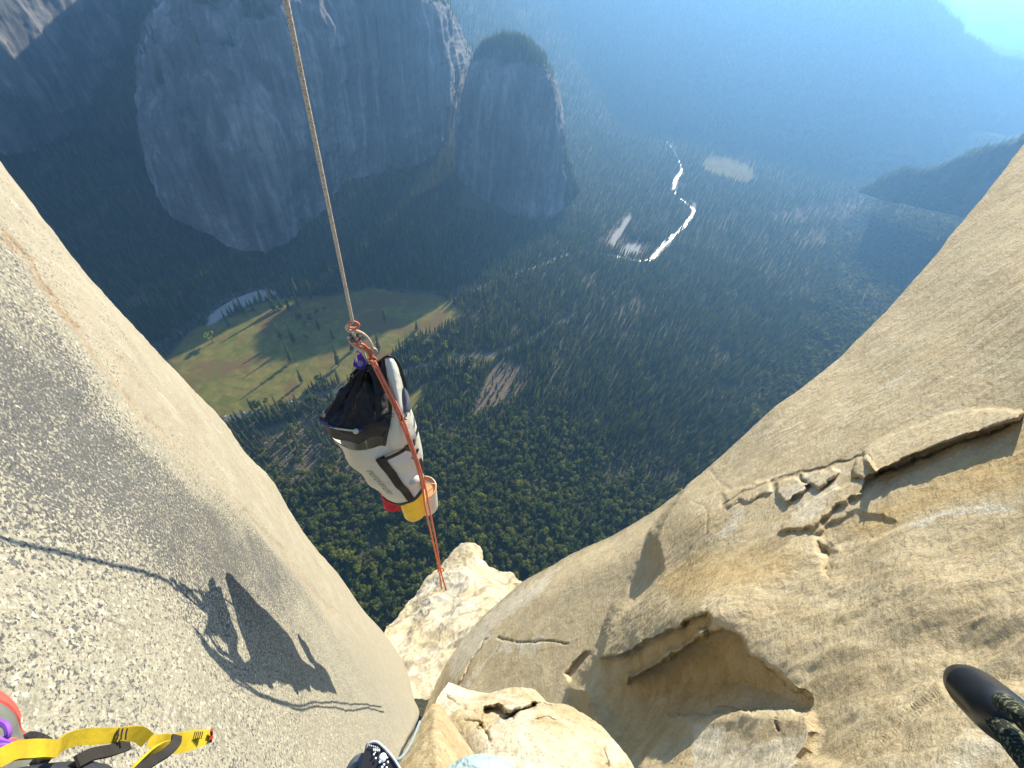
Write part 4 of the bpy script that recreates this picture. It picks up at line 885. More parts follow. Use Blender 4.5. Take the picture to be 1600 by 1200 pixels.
allP = np.concatenate([P3[keep], extra]); allI = np.concatenate([pid[keep], rng.integers(0, 5, ne)]); allS = np.concatenate([base_s[keep], rng.uniform(.35, .8, ne)*np.where(er_ > 3000, 1.7, 1)]); allR = np.concatenate([rot[keep], rng.uniform(0, 6.28, ne)])
stuff_points('forest', allP, allI, allS, allR, pobj)
print('TREES', N, ne)
# fallen trunks, bleached, on the forest floor
lg = MB(); nl = 0
for p, kk in BARE[:2]+BARE[7:]+[([(560, 860), (620, 840), (640, 900), (600, 940)], .4), ([(820, 480), (1000, 450), (980, 560), (830, 600)], .35), ([(400, 690), (480, 690), (600, 800), (520, 850)], .5)]:
    q = np.array(p); 
    for _ in range(int(90*kk)):
        c = q.min(0)+rng.uniform(size=2)*(q.max(0)-q.min(0))
        if psd(c[None], p)[0] < 0: continue
        g = gnd(*c); g[2] = hgt(g[0], g[1])+.4; a = R(SUN_AZ+rng.normal()*40+30); L_ = rng.uniform(9, 26); d = np.array([math.sin(a), math.cos(a), rng.normal()*.03])
        lg.tube([g-d*L_/2, g, g+d*L_/2], [.55, .42, .18], 5); nl += 1
lo = lg.build('fallen_logs', M['dead']); lo['kind'] = 'stuff'
# leafless dead trunks standing among the trees
# parked cars by the road
def carmesh(col):
    b = MB(); prof = [(-2.2, .45), (-2.2, .95), (-1.5, 1.05), (-.9, 1.5), (.6, 1.5), (1.2, 1.0), (2.1, .85), (2.2, .45)]
    Pg = np.array([[(x, y, z) for x, z in prof] for y in (-.85, .85)]); b.add(Pg.reshape(-1, 3), [tuple(range(8)), tuple(range(15, 7, -1))]+[(i, (i+1) % 8, 8+(i+1) % 8, 8+i) for i in range(8)]); return b
cm_ = [simple('paint_white', (.75, .76, .78), .3), simple('paint_dark', (.05, .06, .09), .3), simple('paint_silver', (.45, .47, .5), .25, metal=.5)]
tyre = simple('tyre', (.02, .02, .02), .8)
cars = [(352, 651), (362, 649), (371, 646), (381, 645), (391, 643), (446, 631), (455, 628), (463, 625), (556, 602), (752, 556), (762, 555)]
cdesc = ['leftmost of the cars parked by the meadow road', 'second car from the left by the meadow road', 'third car from the left by the meadow road', 'fourth car from the left by the meadow road', 'fifth car from the left, under the oaks by the meadow road', 'car in the gap between the oaks, left one of three', 'car in the gap between the oaks, middle one of three', 'car in the gap between the oaks, right one of three', 'car on the road beside the haul bag collar', 'left car on the pale lay-by beside the small clearing', 'right car on the pale lay-by beside the small clearing']
for i, (x_, y_) in enumerate(cars):
    g = gnd(x_, y_); g[2] = hgt(g[0], g[1])+.1; ad = gnd(x_+8, y_-4)-gnd(x_-8, y_+4); an = math.atan2(ad[1], ad[0])
    e = empty('parked_car', g, ('white ', 'dark ', 'silver ')[i % 3]+cdesc[i], 'car', 'cars parked along the valley road'); e.rotation_euler = (0, 0, an)
    b = carmesh(0); bo = mesh_obj('body', np.concatenate(b.V), np.array(b.Fc, dtype=object), cm_[i % 3], e, smooth=False)
    for wx in (-1.35, 1.35):
        for wy in (-.8, .8):
            t = MB(); t.tube([(wx, wy-.12, .33), (wx, wy+.12, .33)], .33, 10); mesh_obj('wheel', np.concatenate(t.V), np.array(t.Fc, dtype=object), tyre, e)
# ------------------------------------------------------------------ haul bag on its rope
def vert(px, py, d=1.25): return atr(px, py, d)
def cloth(name, col, rough=.6, scl=14, amp=.12, bs=.35, bd=.006, fine=900, spec=.3, dirt=None):
    m, t, b = new_mat(name); x = NT(t); n = x.noise(scl, 5, .6, dist=.5)
    c = x.ramp(n, [(.25, tuple(v*(1-amp*2) for v in col)), (.55, col), (.8, tuple(min(1, v*(1+amp)) for v in col))])
    if dirt: c = x.mix(x.math('MULTIPLY', x.rampf(x.noise(scl*.5, 6, .7, dist=1.2), .52, .72), .5), c, dirt)
    x.l(c, b.inputs['Base Color']); b.inputs['Roughness'].default_value = rough; b.inputs['Specular IOR Level'].default_value = spec
    b1 = x.bump(n, bs, bd); b2 = x.bump(x.noise(fine, 2, .5), .25, .0008, b1); x.l(b2, b.inputs['Normal']); return m
M['vinyl'] = cloth('white_vinyl', (.58, .56, .47), .45, 7, .05, .5, .02, dirt=(.36, .34, .28))
M['black'] = cloth('black_fabric', (.022, .022, .024), .6, 22, .3, .7, .02)
M['blackweb'] = cloth('black_webbing', (.03, .027, .024), .8, 30, .2, .3, .003)
M['yellow'] = cloth('yellow_coated_fabric', (.88, .56, .01), .42, 12, .08, .6, .02, spec=.5)
M['red'] = cloth('red_fabric', (.55, .02, .045), .6, 14, .15, .6, .02)
M['ywebl'] = cloth('yellow_webbing', (.50, .36, .02), .8, 40, .18, .3, .003)
M['purple'] = simple('purple_metal', (.16, .03, .26), .3, .7, nscale=30)
M['steel'] = simple('steel', (.55, .55, .56), .3, 1.0)
M['grey'] = cloth('grey_mesh', (.10, .11, .14), .8, 30, .2, .5, .006)
def ropemat(name, c1, c2, sc_=260):
    m, t, b = new_mat(name); x = NT(t); n = x.noise(sc_, 2, .5); w_ = x.vor(sc_*.5)
    c = x.mix(x.rampf(n, .52, .62), c1, c2); x.l(c, b.inputs['Base Color']); b.inputs['Roughness'].default_value = .85; b.inputs['Specular IOR Level'].default_value = .15
    x.l(x.bump(w_.outputs['Distance'], .5, .0015), b.inputs['Normal']); return m
M['rope'] = ropemat('haul_rope', (.66, .52, .36), (.40, .24, .14)); M['orange'] = ropemat('orange_rope', (.66, .16, .08), (.75, .34, .22)); M['cord'] = ropemat('pale_cord', (.60, .57, .40), (.40, .40, .24))

bA, bB = vert(580, 648, 1.24), vert(630, 755, 1.22)    # centre of the rim, centre of the bottom
bT = unit(bB-bA); bx, by = bA[:2]
bV = unit(-(bA+bB)); bU = unit(np.cross(bT, bV)); bW = unit(np.cross(bU, bT))        # bW faces the camera, bU across
if (bU @ RW)[0] < 0: bU = -bU
BT = [(-2.42, .110), (-2.38, .128), (-2.3, .140), (-2.15, .160), (-2.0, .176), (-1.8, .192), (-1.62, .200), (-1.52, .200)]
def bagp(th, z, off=0.0):
    z = np.asarray(z, float); th = np.asarray(th, float); s = (-1.52-z)/.84
    r = np.interp(z, [b[0] for b in BT], [b[1] for b in BT])
    r = r*(1+.030*np.cos(2*th+.5)+.018*np.sin(3*th+z*4)+.012*np.sin(5*th+9*z))+off
    r = r+.007*np.sin(z*21+2*np.sin(3*th))*sstep(.1, .9, np.abs(np.sin(th*1.5+1)))
    return bA+(bB-bA)*s[..., None]+(r*np.cos(th))[..., None]*bW+(r*np.sin(th))[..., None]*bU
def dsurf(px_, py_, d_): return vert(px_, py_, d_)
bag = empty('haul_bag', bB, 'big white haul bag with black collar and straps hanging from the rope in mid-air', 'haul bag')
def ring_grid(z0, z1, nz, nth, off=0, t0=-math.pi, t1=math.pi):
    Z_, T_ = np.meshgrid(np.linspace(z0, z1, nz), np.linspace(t0, t1, nth, endpoint=False), indexing='ij'); return bagp(T_, Z_, off)
b = MB(); b.grid(ring_grid(-2.36, -1.52, 60, 96), True); b.grid(ring_grid(-1.52, -2.36, 60, 96, -.004), True)
lowr = ring_grid(-2.36, -2.36, 1, 96)[0]; cc = lowr.mean(0); b.grid(np.stack([lowr, cc+(lowr-cc)*.5, cc+(lowr-cc)*.02]), True)
b.build('body', M['vinyl'], bag)
# reinforced black bottom
b = MB(); b.grid(np.concatenate([ring_grid(-2.40, -2.335, 5, 96, .006)*1.0]), True); r0 = ring_grid(-2.40, -2.40, 1, 96, .006)[0]; c0 = r0.mean(0); b.grid(np.stack([r0, c0+(r0-c0)*.55+bT*.012, c0+(r0-c0)*.02+bT*.015]), True); b.build('bottom_panel', M['black'], bag)
# dark upper band and the crumpled storm collar with its inside showing
def dgrid(rows, nu, nv):
    Rw = []
    for r in rows:
        q = np.array(r, float); rr = rays(q[:, 0], q[:, 1]); q[:, 2] = np.log(q[:, 2]/np.hypot(rr[:, 0], rr[:, 1])); Rw.append(crom(q, nu))
    Q = crom_rows(np.array(Rw), nv); return rays(Q[..., 0], Q[..., 1])*np.exp(Q[..., 2])[..., None], Q
def shell(Pg, th):
    N = normals(Pg)*th; a = Pg; c = Pg-N; m_ = MB(); m_.grid(a); m_.grid(c[::-1])
    for e0, e1 in ((a[0], c[0]), (a[-1], c[-1]), (a[:, 0], c[:, 0]), (a[:, -1], c[:, -1])): m_.grid(np.stack([e0, e1]))
    return m_
cg, cq = dgrid([[(507, 670, 1.19), (520, 684, 1.13), (546, 690, 1.08), (562, 694, 1.05), (578, 684, 1.035), (604, 682, 1.03)],
                [(501, 655, 1.17), (511, 664, 1.12), (535, 670, 1.07), (558, 672, 1.045), (580, 664, 1.03), (606, 664, 1.025)],
                [(503, 647, 1.19), (516, 652, 1.15), (536, 655, 1.11), (560, 654, 1.09), (584, 645, 1.07), (608, 640, 1.10)],
                [(511, 638, 1.24), (524, 637, 1.19), (542, 636, 1.17), (562, 632, 1.14), (588, 622, 1.12), (610, 615, 1.16)],
                [(522, 622, 1.26), (534, 618, 1.22), (549, 612, 1.21), (566, 606, 1.19), (588, 600, 1.16), (607, 592, 1.18)],
                [(543, 597, 1.25), (550, 594, 1.26), (559, 590, 1.28), (573, 583, 1.26), (590, 578, 1.24), (602, 572, 1.17)],
                [(560, 581, 1.22), (565, 580, 1.22), (572, 577, 1.22), (582, 572, 1.21), (592, 566, 1.19), (599, 560, 1.15)]], 90, 80)
an = np.arctan2(cq[..., 1]-570, cq[..., 0]-580); fo = np.sin(an*11+2.5*fbm(cg*6, 3))*.9+fbm(cg*11, 4)*2.2
cg = cg+normals(cg)*(.012*fo*sstep(0, .25, np.linspace(0, 1, 80))[:, None])[..., None]
shell(cg, .006).build('storm_collar', M['black'], bag)
for pts_ in ([(512, 650, 1.15), (530, 622, 1.17), (548, 600, 1.2), (566, 578, 1.2)], [(530, 664, 1.07), (543, 635, 1.14), (556, 605, 1.18), (568, 576, 1.2)], [(590, 668, 1.03), (592, 630, 1.07), (588, 600, 1.12), (578, 572, 1.17)]):
    b = MB(); b.ribbon([vert(*p) for p in pts_], bU, .022, .004, 30); b.build('haul_strap', M['black'], bag)
b = MB(); b.tube([vert(*p) for p in [(499, 654, 1.175), (503, 660, 1.15), (511, 665, 1.118), (535, 670, 1.066), (558, 673, 1.04), (566, 672, 1.035)]], .0042, 7, seg=30); b.build('piping', simple('blue_cord', (.012, .05, .26), .6), bag)
b = MB(); b.tube([vert(*p) for p in [(515, 667, 1.105), (535, 671, 1.062), (552, 673, 1.04)]], .004, 6, seg=14); b.ball(vert(556, 674, 1.035), .012, 6); b.build('drawcord', M['cord'], bag)
# tall back panel standing above the rim (white outside, black edge)
pg, _q = dgrid([[(600, 560, 1.14), (604, 558, 1.13), (609, 557, 1.13), (613, 559, 1.14)], [(601, 575, 1.11), (608, 573, 1.095), (615, 572, 1.10), (621, 575, 1.12)],
             [(605, 600, 1.085), (614, 599, 1.06), (622, 599, 1.07), (629, 600, 1.11)], [(610, 628, 1.06), (619, 629, 1.035), (627, 629, 1.045), (634, 630, 1.10)],
             [(609, 655, 1.04), (619, 660, 1.01), (632, 660, 1.03), (643, 656, 1.09)], [(602, 684, 1.03), (618, 690, 1.01), (636, 688, 1.04), (650, 682, 1.10)], [(600, 700, 1.07), (618, 705, 1.05), (636, 703, 1.08), (650, 697, 1.13)]], 24, 50)
pg = pg+normals(pg)*(.008*fbm(pg*9, 4))[..., None]
shell(pg, .010).build('back_panel', M['vinyl'], bag)
b = MB(); b.tube(pg[::-1, 0], .010, 7); b.tube(pg[0], .006, 6); b.build('edge_binding', M['black'], bag)
b = MB(); b.ribbon([vert(607, 556, 1.19), vert(617, 566, 1.17), vert(626, 588, 1.16), vert(632, 612, 1.14), vert(636, 632, 1.12)], [.8, .45, .2], .028, .008, 24); b.build('shoulder_strap', M['black'], bag)
hp, _q = dgrid([[(627, 608, 1.10), (632, 606, 1.10), (637, 612, 1.12)], [(628, 622, 1.07), (636, 624, 1.07), (642, 628, 1.11)], [(627, 640, 1.04), (636, 640, 1.05), (642, 640, 1.10)], [(626, 648, 1.035), (630, 648, 1.035), (634, 645, 1.05)]], 14, 20)
shell(hp, .008).build('hip_pad', M['grey'], bag)
# straps sewn on the body
def strap(zt, tt_, width, name='strap', mat=None, off=.007):
    z = np.linspace(zt[0], zt[1], 22); th = np.interp(z, [zt[1], (zt[0]+zt[1])/2, zt[0]], tt_[::-1]); P = bagp(th, z, off); th2 = bagp(th+.05, z, off)-P
    b = MB(); b.ribbon(P, th2, width, .005); return b.build(name, mat or M['blackweb'], bag)
strap((-1.60, -2.34), (-.22, -.12, .02), .042); strap((-1.95, -2.33), (.80, .80, .82), .036); strap((-1.55, -2.34), (-2.6, -2.6, -2.6), .045)
T_ = np.linspace(-.2, 1.3, 24); z = -1.60-.03*np.sin((T_+.2)*2.2)+.0*T_; P = bagp(T_, z, .022); b = MB(); b.ribbon(P, bT, .020, .005); b.build('compression_strap', M['black'], bag)
T_ = np.linspace(.48, .72, 8); P = bagp(T_, -1.80-.12*(T_-.48)*-1.2, .008); b = MB(); b.ribbon(P, bT, .022, .004); b.build('webbing_tab', M['blackweb'], bag)
b = MB(); 
for tb in (.42, .50): b.box(bagp(tb, -1.615, .026), (.03, .03, .04))
b.build('buckle', simple('black_plastic', (.015, .015, .016), .35), bag)
# faded writing and printed marks (flat strokes on the fabric)
M['ink'] = simple('faded_ink', (.30, .29, .26), .7, nscale=60, namp=.4); M['ink2'] = simple('black_print', (.03, .03, .03), .6)
b = MB(); rs = np.random.default_rng(5)
def stroke(b, t0, z0, t1, z1, w_, off=.0035):
    P = bagp(np.linspace(t0, t1, 4), np.linspace(z0, z1, 4), off+.003); b.ribbon(P, np.cross(P[-1]-P[0], bW), w_, .001)
zc = -1.74
for k in range(11):                                # a hand-lettered line, worn past reading, running down the side
    z_ = zc-k*.036; t_ = -.62+.012*k
    stroke(b, t_-.07, z_, t_+.07, z_-.010, .006)
    if k % 3 != 1: stroke(b, t_+.06, z_-.008, t_+.05, z_-.028, .005)
    if k % 2: stroke(b, t_-.06, z_, t_-.05, z_-.024, .005)
b.build('faded_lettering', M['ink'], bag)
b = MB()
for dz in (0, 4): b.ribbon([vert(603, 652+dz, .985), vert(616, 646+dz, .985)], bT, .003, .001)
for (a_, c_, d_, e_) in ((627, 648, 627, 657), (627, 657, 630, 656), (632, 647, 635, 647), (635, 647, 635, 651), (635, 651, 632, 652), (632, 652, 633, 656), (633, 656, 636, 655)): b.ribbon([vert(a_, c_, 1.0), vert(d_, e_, 1.0)], np.cross(vert(d_, e_)-vert(a_, c_), bW), .005, .001)
b.build('printed_mark', M['ink2'], bag)
b = MB(); b.ball(bagp(.35, -2.06, -.004), .035, 8, (1, 1, .8)); b.build('bulge', M['vinyl'], bag)

def rope_pts(lst): return [vert(*p) for p in lst]
b = MB(); top = vert(447, 0); b.tube([vert(436, -55), top, vert(497, 243), vert(551, 503)], .0062, 10, seg=60)
b.tube(rope_pts([(551, 503), (545, 507), (541, 513), (545, 517), (556, 517), (568, 522), (577, 532), (582, 545), (583, 552)]), .0062, 8, seg=36)
b.tube(rope_pts([(583, 552), (588, 550), (585, 545), (578, 546)]), .006, 8, seg=14)
b.tube(rope_pts([(552, 520), (556, 528), (562, 536), (558, 541), (549, 536), (545, 527)]), .006, 8, seg=22)
b.build('hauling_rope', M['rope'], None, label='pale brown hauling rope coming down from above the frame to the knot over the bag', cat='rope')
b = MB(); b.tube(rope_pts([(544, 511), (547, 504), (554, 503), (560, 507), (559, 512), (552, 513), (546, 512)]), .0058, 8, seg=34)
b.tube(rope_pts([(553, 533), (560, 537), (566, 538), (572, 542), (578, 550), (581, 558), (582, 566)]), .0062, 8, seg=26)
b.tube(rope_pts([(556, 538), (563, 543), (570, 545), (577, 553), (580, 562), (583, 570)]), .0062, 8, seg=24)
b.tube(rope_pts([(552, 530), (549, 537), (556, 541), (563, 534), (557, 529), (551, 533)]), .0055, 8, seg=26)
b.tube(rope_pts([(576, 561), (583, 558), (587, 562), (583, 567), (577, 563)]), .0055, 8, seg=22)
def op(x, y, D): return at(x, y, D)
s1 = [(580, 563, 1.58), (596, 596, 1.60), (618, 640, 1.66), (642, 700, 1.85), (658, 752, 2.15), (664, 790, 2.6), (675, 840, 3.4), (686, 890, 4.8), (690, 920, 6.0)]
s2 = [(585, 564, 1.57), (602, 598, 1.59), (623, 640, 1.65), (645, 698, 1.84), (662, 752, 2.14), (670, 790, 2.6), (682, 850, 3.5), (689, 893, 4.8), (697, 922, 6.0)]
for s_ in (s1, s2): b.tube([op(*p) for p in s_], [.0058, .0058, .0058, .0065, .0075, .009, .011], 8, seg=80)
b.tube([op(*p) for p in [(685, 886, 4.7), (690, 887, 4.7), (691, 893, 4.8), (686, 894, 4.8), (685, 888, 4.7)]], .007, 6, seg=16)
b.build('orange_rope', M['orange'], None, label='doubled orange red rope running down across the white bag to the pale spur', cat='rope')
b = MB(); b.tube(rope_pts([(556, 540), (555, 552), (556, 562), (559, 570)]), .005, 8, seg=16); b.tube(rope_pts([(566, 541), (568, 550), (572, 560), (575, 568)]), .005, 8, seg=16)
b.tube(rope_pts([(575, 568), (573, 585), (566, 600), (556, 609), (553, 614)]), .0048, 8, seg=24)
b.tube(rope_pts([(553, 614), (558, 624), (563, 638), (566, 655), (569, 675), (575, 700), (590, 722), (604, 730), (612, 733)]), .0045, 8, seg=50)
b.tube(rope_pts([(558, 575), (556, 590), (549, 602), (545, 612), (541, 626), (538, 620)]), .0032, 7, seg=30); b.tube(rope_pts([(551, 575), (551, 588), (547, 600), (543, 615)]), .0032, 7, seg=22)
b.tube(rope_pts([(550, 576), (556, 572), (561, 578), (556, 586), (551, 583)]), .003, 7, seg=20); b.tube(rope_pts([(553, 592), (548, 590), (552, 585)]), .003, 6, seg=10)
b.build('pale_cord', M['cord'], None, label='thin pale cord looped from the knot down over the black collar of the bag', cat='cord')
# purple device and its steel connector
pu = empty('rope_device', vert(563, 570), 'purple metal device hanging under the rope knot beside the bag top', 'climbing device')
b = MB(); c0 = vert(563, 568); u_ = unit(np.cross(c0, [0, 0, 1])); v_ = unit(np.cross(u_, c0)); nf = unit(-c0)
for so_ in (-.010, .010):
    prof = [(-.018, .030), (.004, .040), (.018, .028), (.024, .004), (.016, -.024), (0, -.034), (-.014, -.020), (-.030, -.004)]
    A0 = [c0+u_*x+v_*y+nf*(so_-.002) for x, y in prof]; A1 = [c0+u_*x+v_*y+nf*(so_+.002) for x, y in prof]; n_ = len(prof)
    b.add(A0+A1, [tuple(range(n_))[::-1], tuple(range(n_, 2*n_))]+[(i, (i+1) % n_, n_+(i+1) % n_, n_+i) for i in range(n_)])
b.build('side_plate', M['purple'], pu, smooth=False)
b = MB(); b.tube([c0-nf*.012, c0+nf*.012], .013, 12); b.build('pulley_wheel', M['steel'], pu)
b = MB(); b.tube([c0+v_*.03+u_*.012*math.cos(a)+v_*.022*math.sin(a) for a in np.linspace(0, 6.28, 18)], .004, 6); b.build('carabiner', M['purple'], pu)
b = MB(); kc = vert(555, 527)
for k in range(4): b.tube([kc+u_*(.012*math.cos(a)+.006*k-.01)+v_*.015*math.sin(a+k)+nf*.006*math.sin(2*a+k) for a in np.linspace(0, 5.6, 16)], .0048, 7)
b.build('rope_knot', ropemat('knot_rope', (.16, .12, .09), (.36, .28, .2)), None, label='dark brown tangled knot where pale and orange ropes meet above the bag', cat='knot')

# things clipped below the bag
def sack(name, top, bot, w0, w1, mat, label, cat, d0, d1, squash=.6):
    a, c = vert(*top, d0), vert(*bot, d1); e = empty(name, c, label, cat); T = unit(a-c); U = unit(np.cross(T, -c)); W = np.cross(T, U)
    n = 22; Pg = []
    for k in range(n):
        s = k/(n-1); r = w1*min(1, (s/.13+1e-6)**.5) if s < .13 else w1+(w0-w1)*(s-.13)/.87
        th = np.linspace(0, 2*math.pi, 40, endpoint=False); rr = r*(1+.05*np.sin(3*th+s*5)+.03*np.sin(5*th-s*9)+.04*s*np.sin(7*th))
        Pg.append(c+(a-c)*s+rr[:, None]*(np.cos(th)[:, None]*U+squash*np.sin(th)[:, None]*W))
    m_ = MB(); m_.grid(np.array(Pg), True, True); m_.build('pouch', mat, e)
    m2 = MB(); th = np.linspace(0, 2*math.pi, 40); m2.tube(a+w0*1.03*(np.cos(th)[:, None]*U+squash*np.sin(th)[:, None]*W), .007, 6); m2.build('closure', M['black'], e)
    m3 = MB(); m3.ribbon([a+U*.02-c/np.linalg.norm(c)*w0*squash*1.06-T*.02, a-U*.015-c/np.linalg.norm(c)*w0*squash*1.06-T*.03], T, .008, .002); m3.ribbon([a+U*.015-c/np.linalg.norm(c)*w0*squash*1.08-T*.035, a-U*.02-c/np.linalg.norm(c)*w0*squash*1.08-T*.045], T, .006, .002); m3.build('label_patch', M['vinyl'], e)
    return e
sack('stuff_sack', (640, 760), (650, 811), .094, .074, M['yellow'], 'bright yellow stuff sack hanging under the haul bag, in front of the white bucket', 'stuff sack', 1.22, 1.18)
sack('stuff_sack', (616, 770), (618, 794), .085, .080, M['red'], 'dull red stuff sack under the left side of the haul bag bottom', 'stuff sack', 1.32, 1.28)
bk = vert(664, 764, 1.30); be = empty('bucket', bk, 'white plastic bucket with peach coloured inside hanging below the bag behind the yellow sack', 'bucket')
ta = vert(662, 762, 1.34); tb_ = vert(669, 792, 1.34); T = unit(ta-tb_); U = unit(np.cross(T, -tb_)); W = np.cross(T, U); th = np.linspace(0, 2*math.pi, 40, endpoint=False)
ringf = lambda s, r: tb_+(ta-tb_)*s+r*(np.cos(th)[:, None]*U+np.sin(th)[:, None]*W)
m_ = MB(); m_.grid(np.array([ringf(0, .002), ringf(0, .072), ringf(.06, .078), ringf(.5, .084), ringf(.93, .090), ringf(1.0, .092)]), True); m_.build('shell', cloth('white_plastic', (.66, .60, .52), .4, 9, .08), be)
m_ = MB(); m_.grid(np.array([ringf(.97, .093), ringf(1.02, .093), ringf(1.03, .086), ringf(.99, .083), ringf(.985, .002)]), True); m_.build('lid', simple('peach_plastic', (.62, .33, .16), .5, nscale=12), be)
m_ = MB(); m_.tube([ringf(1.0, .095)[0], ta+T*.05+U*.04, vert(655, 745, 1.3), ta+T*.05-U*.04, ringf(1.0, .095)[20]], .003, 6, seg=24); m_.build('handle', M['steel'], be)

# ------------------------------------------------------------------ the climber and gear at the lower edge
def skinbody(name, joints, edges, mat, parent=None, sub=2):
    me = bpy.data.meshes.new(name); me.from_pydata([tuple(j[:3]) for j in joints], edges, []); o = bpy.data.objects.new(name, me); COL.objects.link(o)
    if parent: o.parent = parent
    md = o.modifiers.new('skin', 'SKIN'); md.use_smooth_shade = True
    for v, j in zip(me.skin_vertices[0].data, joints): v.radius = (j[3], j[4] if len(j) > 4 else j[3]); v.use_root = False
    me.skin_vertices[0].data[0].use_root = True
    sb = o.modifiers.new('sub', 'SUBSURF'); sb.levels = sub; sb.render_levels = sub; me.materials.append(mat); return o
M['pants'] = cloth('dark_trousers', (.040, .045, .06), .8, 9, .25, .8, .03); M['skin'] = simple('skin', (.45, .27, .19), .55, nscale=20, namp=.08)
M['shirt'] = cloth('grey_shirt', (.12, .13, .15), .85, 8, .2, .8, .03)
pe = empty('person', (0, -.35, -1.0), 'climber in dark trousers sitting at the lower left, bent knee in view', 'person')
PL = np.array([0, -.35, -1.0])
def J(v, r, r2=None): v = np.asarray(v, float)-PL; return (*v, r, r2 or r)
kneeL = at(110, 1350, .74); kneeR = at(330, 1290, .62); footL = at(-170, 1345, .66)
print('knee', kneeL, kneeR, footL)
pel = np.array([.02, -.52, -.62])
joints = [J(pel, .15, .12), J(pel+[0, -.02, .22], .15, .11), J(pel+[0, .0, .42], .16, .11), J(pel+[0, .03, .52], .06), J(pel+[0, .05, .60], .06),
          J(pel+[-.10, .05, -.04], .095), J((pel*.5+kneeL*.5)+[-.03, -.04, -.14], .075), J(kneeL, .056), J(kneeL*.5+footL*.5+[0, .02, -.05], .055), J(footL, .042),
          J(pel+[.10, .04, -.05], .095), J(pel+[.17, .20, -.14], .085), J(pel+[.2, .36, -.22], .064), J(pel+[.2, .38, -.45], .052), J(pel+[.2, .38, -.64], .04),
          J(pel+[-.17, 0, .44], .06), J(pel+[-.27, .08, .26], .045), J(pel+[-.2, .25, .30], .038), J(pel+[.17, 0, .44], .06), J(pel+[.27, .08, .26], .045), J(pel+[.16, .24, .34], .038)]
edges = [(0, 1), (1, 2), (2, 3), (3, 4), (0, 5), (5, 6), (6, 7), (7, 8), (8, 9), (0, 10), (10, 11), (11, 12), (12, 13), (13, 14), (2, 15), (15, 16), (16, 17), (2, 18), (18, 19), (19, 20)]
skinbody('body', joints, edges, M['pants'], pe)
b = MB(); hc = pel+[0, .06, .70]
b.ball(hc, .095, 12, (.85, 1.0, 1.2)); b.ball(hc+[0, .095, -.01], .018, 6); b.ball(hc+[0, .02, -.07], .07, 8, (.8, 1, .9)); b.build('head', M['skin'], pe)
b = MB(); b.ball(hc+[0, -.012, .025], .104, 12, (.88, 1.0, 1.12)); b.build('helmet', simple('helmet_shell', (.5, .5, .52), .4), pe)
# shoe at the left edge: heel outside the frame, sole towards the wall
shoe = empty('shoe', at(5, 1150, .74), 'grey green approach shoe with coral rubber edge and purple laces, at the left edge', 'shoe')
def pxgrid(rows, nu, nv):
    Rw = [crom([(p[0], p[1], math.log(p[2]*.76)) for p in r], nu) for r in rows]; Q = crom_rows(np.array(Rw), nv); return rays(Q[..., 0], Q[..., 1])*np.exp(Q[..., 2])[..., None]
up_ = pxgrid([[(-90, 1060, .98), (-30, 1082, .98), (0, 1096, .98), (18, 1108, .985), (28, 1122, .99), (33, 1140, 1.0), (48, 1156, 1.0), (66, 1178, 1.0)],
              [(-90, 1090, .93), (-30, 1108, .93), (0, 1122, .93), (16, 1134, .935), (24, 1148, .94), (38, 1166, .95), (52, 1186, .95)],
              [(-90, 1150, .90), (-30, 1160, .90), (0, 1168, .90), (14, 1180, .90), (24, 1195, .91), (30, 1215, .92)],
              [(-90, 1230, .90), (-30, 1235, .90), (0, 1240, .90), (20, 1250, .90)]], 40, 26)
shell(up_, .012).build('upper', cloth('grey_suede', (.16, .17, .145), .85, 40, .15, .4, .003), shoe)
so_ = pxgrid([[(-90, 1040, 1.03), (-30, 1064, 1.03), (0, 1078, 1.03), (20, 1094, 1.03), (32, 1112, 1.03), (34, 1136, 1.03), (50, 1154, 1.03), (68, 1176, 1.03)],
              [(-90, 1056, .975), (-30, 1078, .975), (0, 1092, .975), (19, 1104, .98), (30, 1121, .985), (35, 1141, .995), (50, 1157, .995), (69, 1180, .995)]], 40, 8)
shell(so_, .01).build('sole', simple('coral_rubber', (.62, .10, .08), .6, nscale=30, namp=.15), shoe)
b = MB(); b.tube([at(p[0], p[1], p[2]*.76) for p in [(40, 1158, .99), (55, 1160, .97), (70, 1172, .96), (73, 1180, .96), (60, 1180, .95)]], .008, 7, seg=20); b.build('heel_loop', M['black'], shoe)
for ln_ in ([(-20, 1128, .91), (0, 1128, .89), (11, 1136, .88), (13, 1148, .88), (4, 1156, .89), (-20, 1160, .9)], [(-20, 1150, .90), (0, 1157, .88), (16, 1163, .885), (22, 1172, .89)], [(-20, 1180, .89), (2, 1174, .88), (18, 1168, .885), (30, 1164, .9)], [(-20, 1172, .88), (5, 1166, .875), (16, 1172, .88), (6, 1182, .88), (-20, 1188, .88)]):
    b = MB(); b.tube([at(p[0], p[1], p[2]*.76) for p in ln_], .0025, 7, seg=26); b.build('lace', simple('purple_lace', (.22, .07, .42), .7), shoe)
for ln_ in ([(-10, 1162, .895), (8, 1160, .89), (20, 1158, .9)], [(-10, 1178, .88), (10, 1170, .88), (30, 1160, .9)]):
    b = MB(); b.tube([at(p[0], p[1], p[2]*.76) for p in ln_], .003, 6, seg=14); b.build('lace', simple('coral_lace', (.65, .13, .10), .7), shoe)
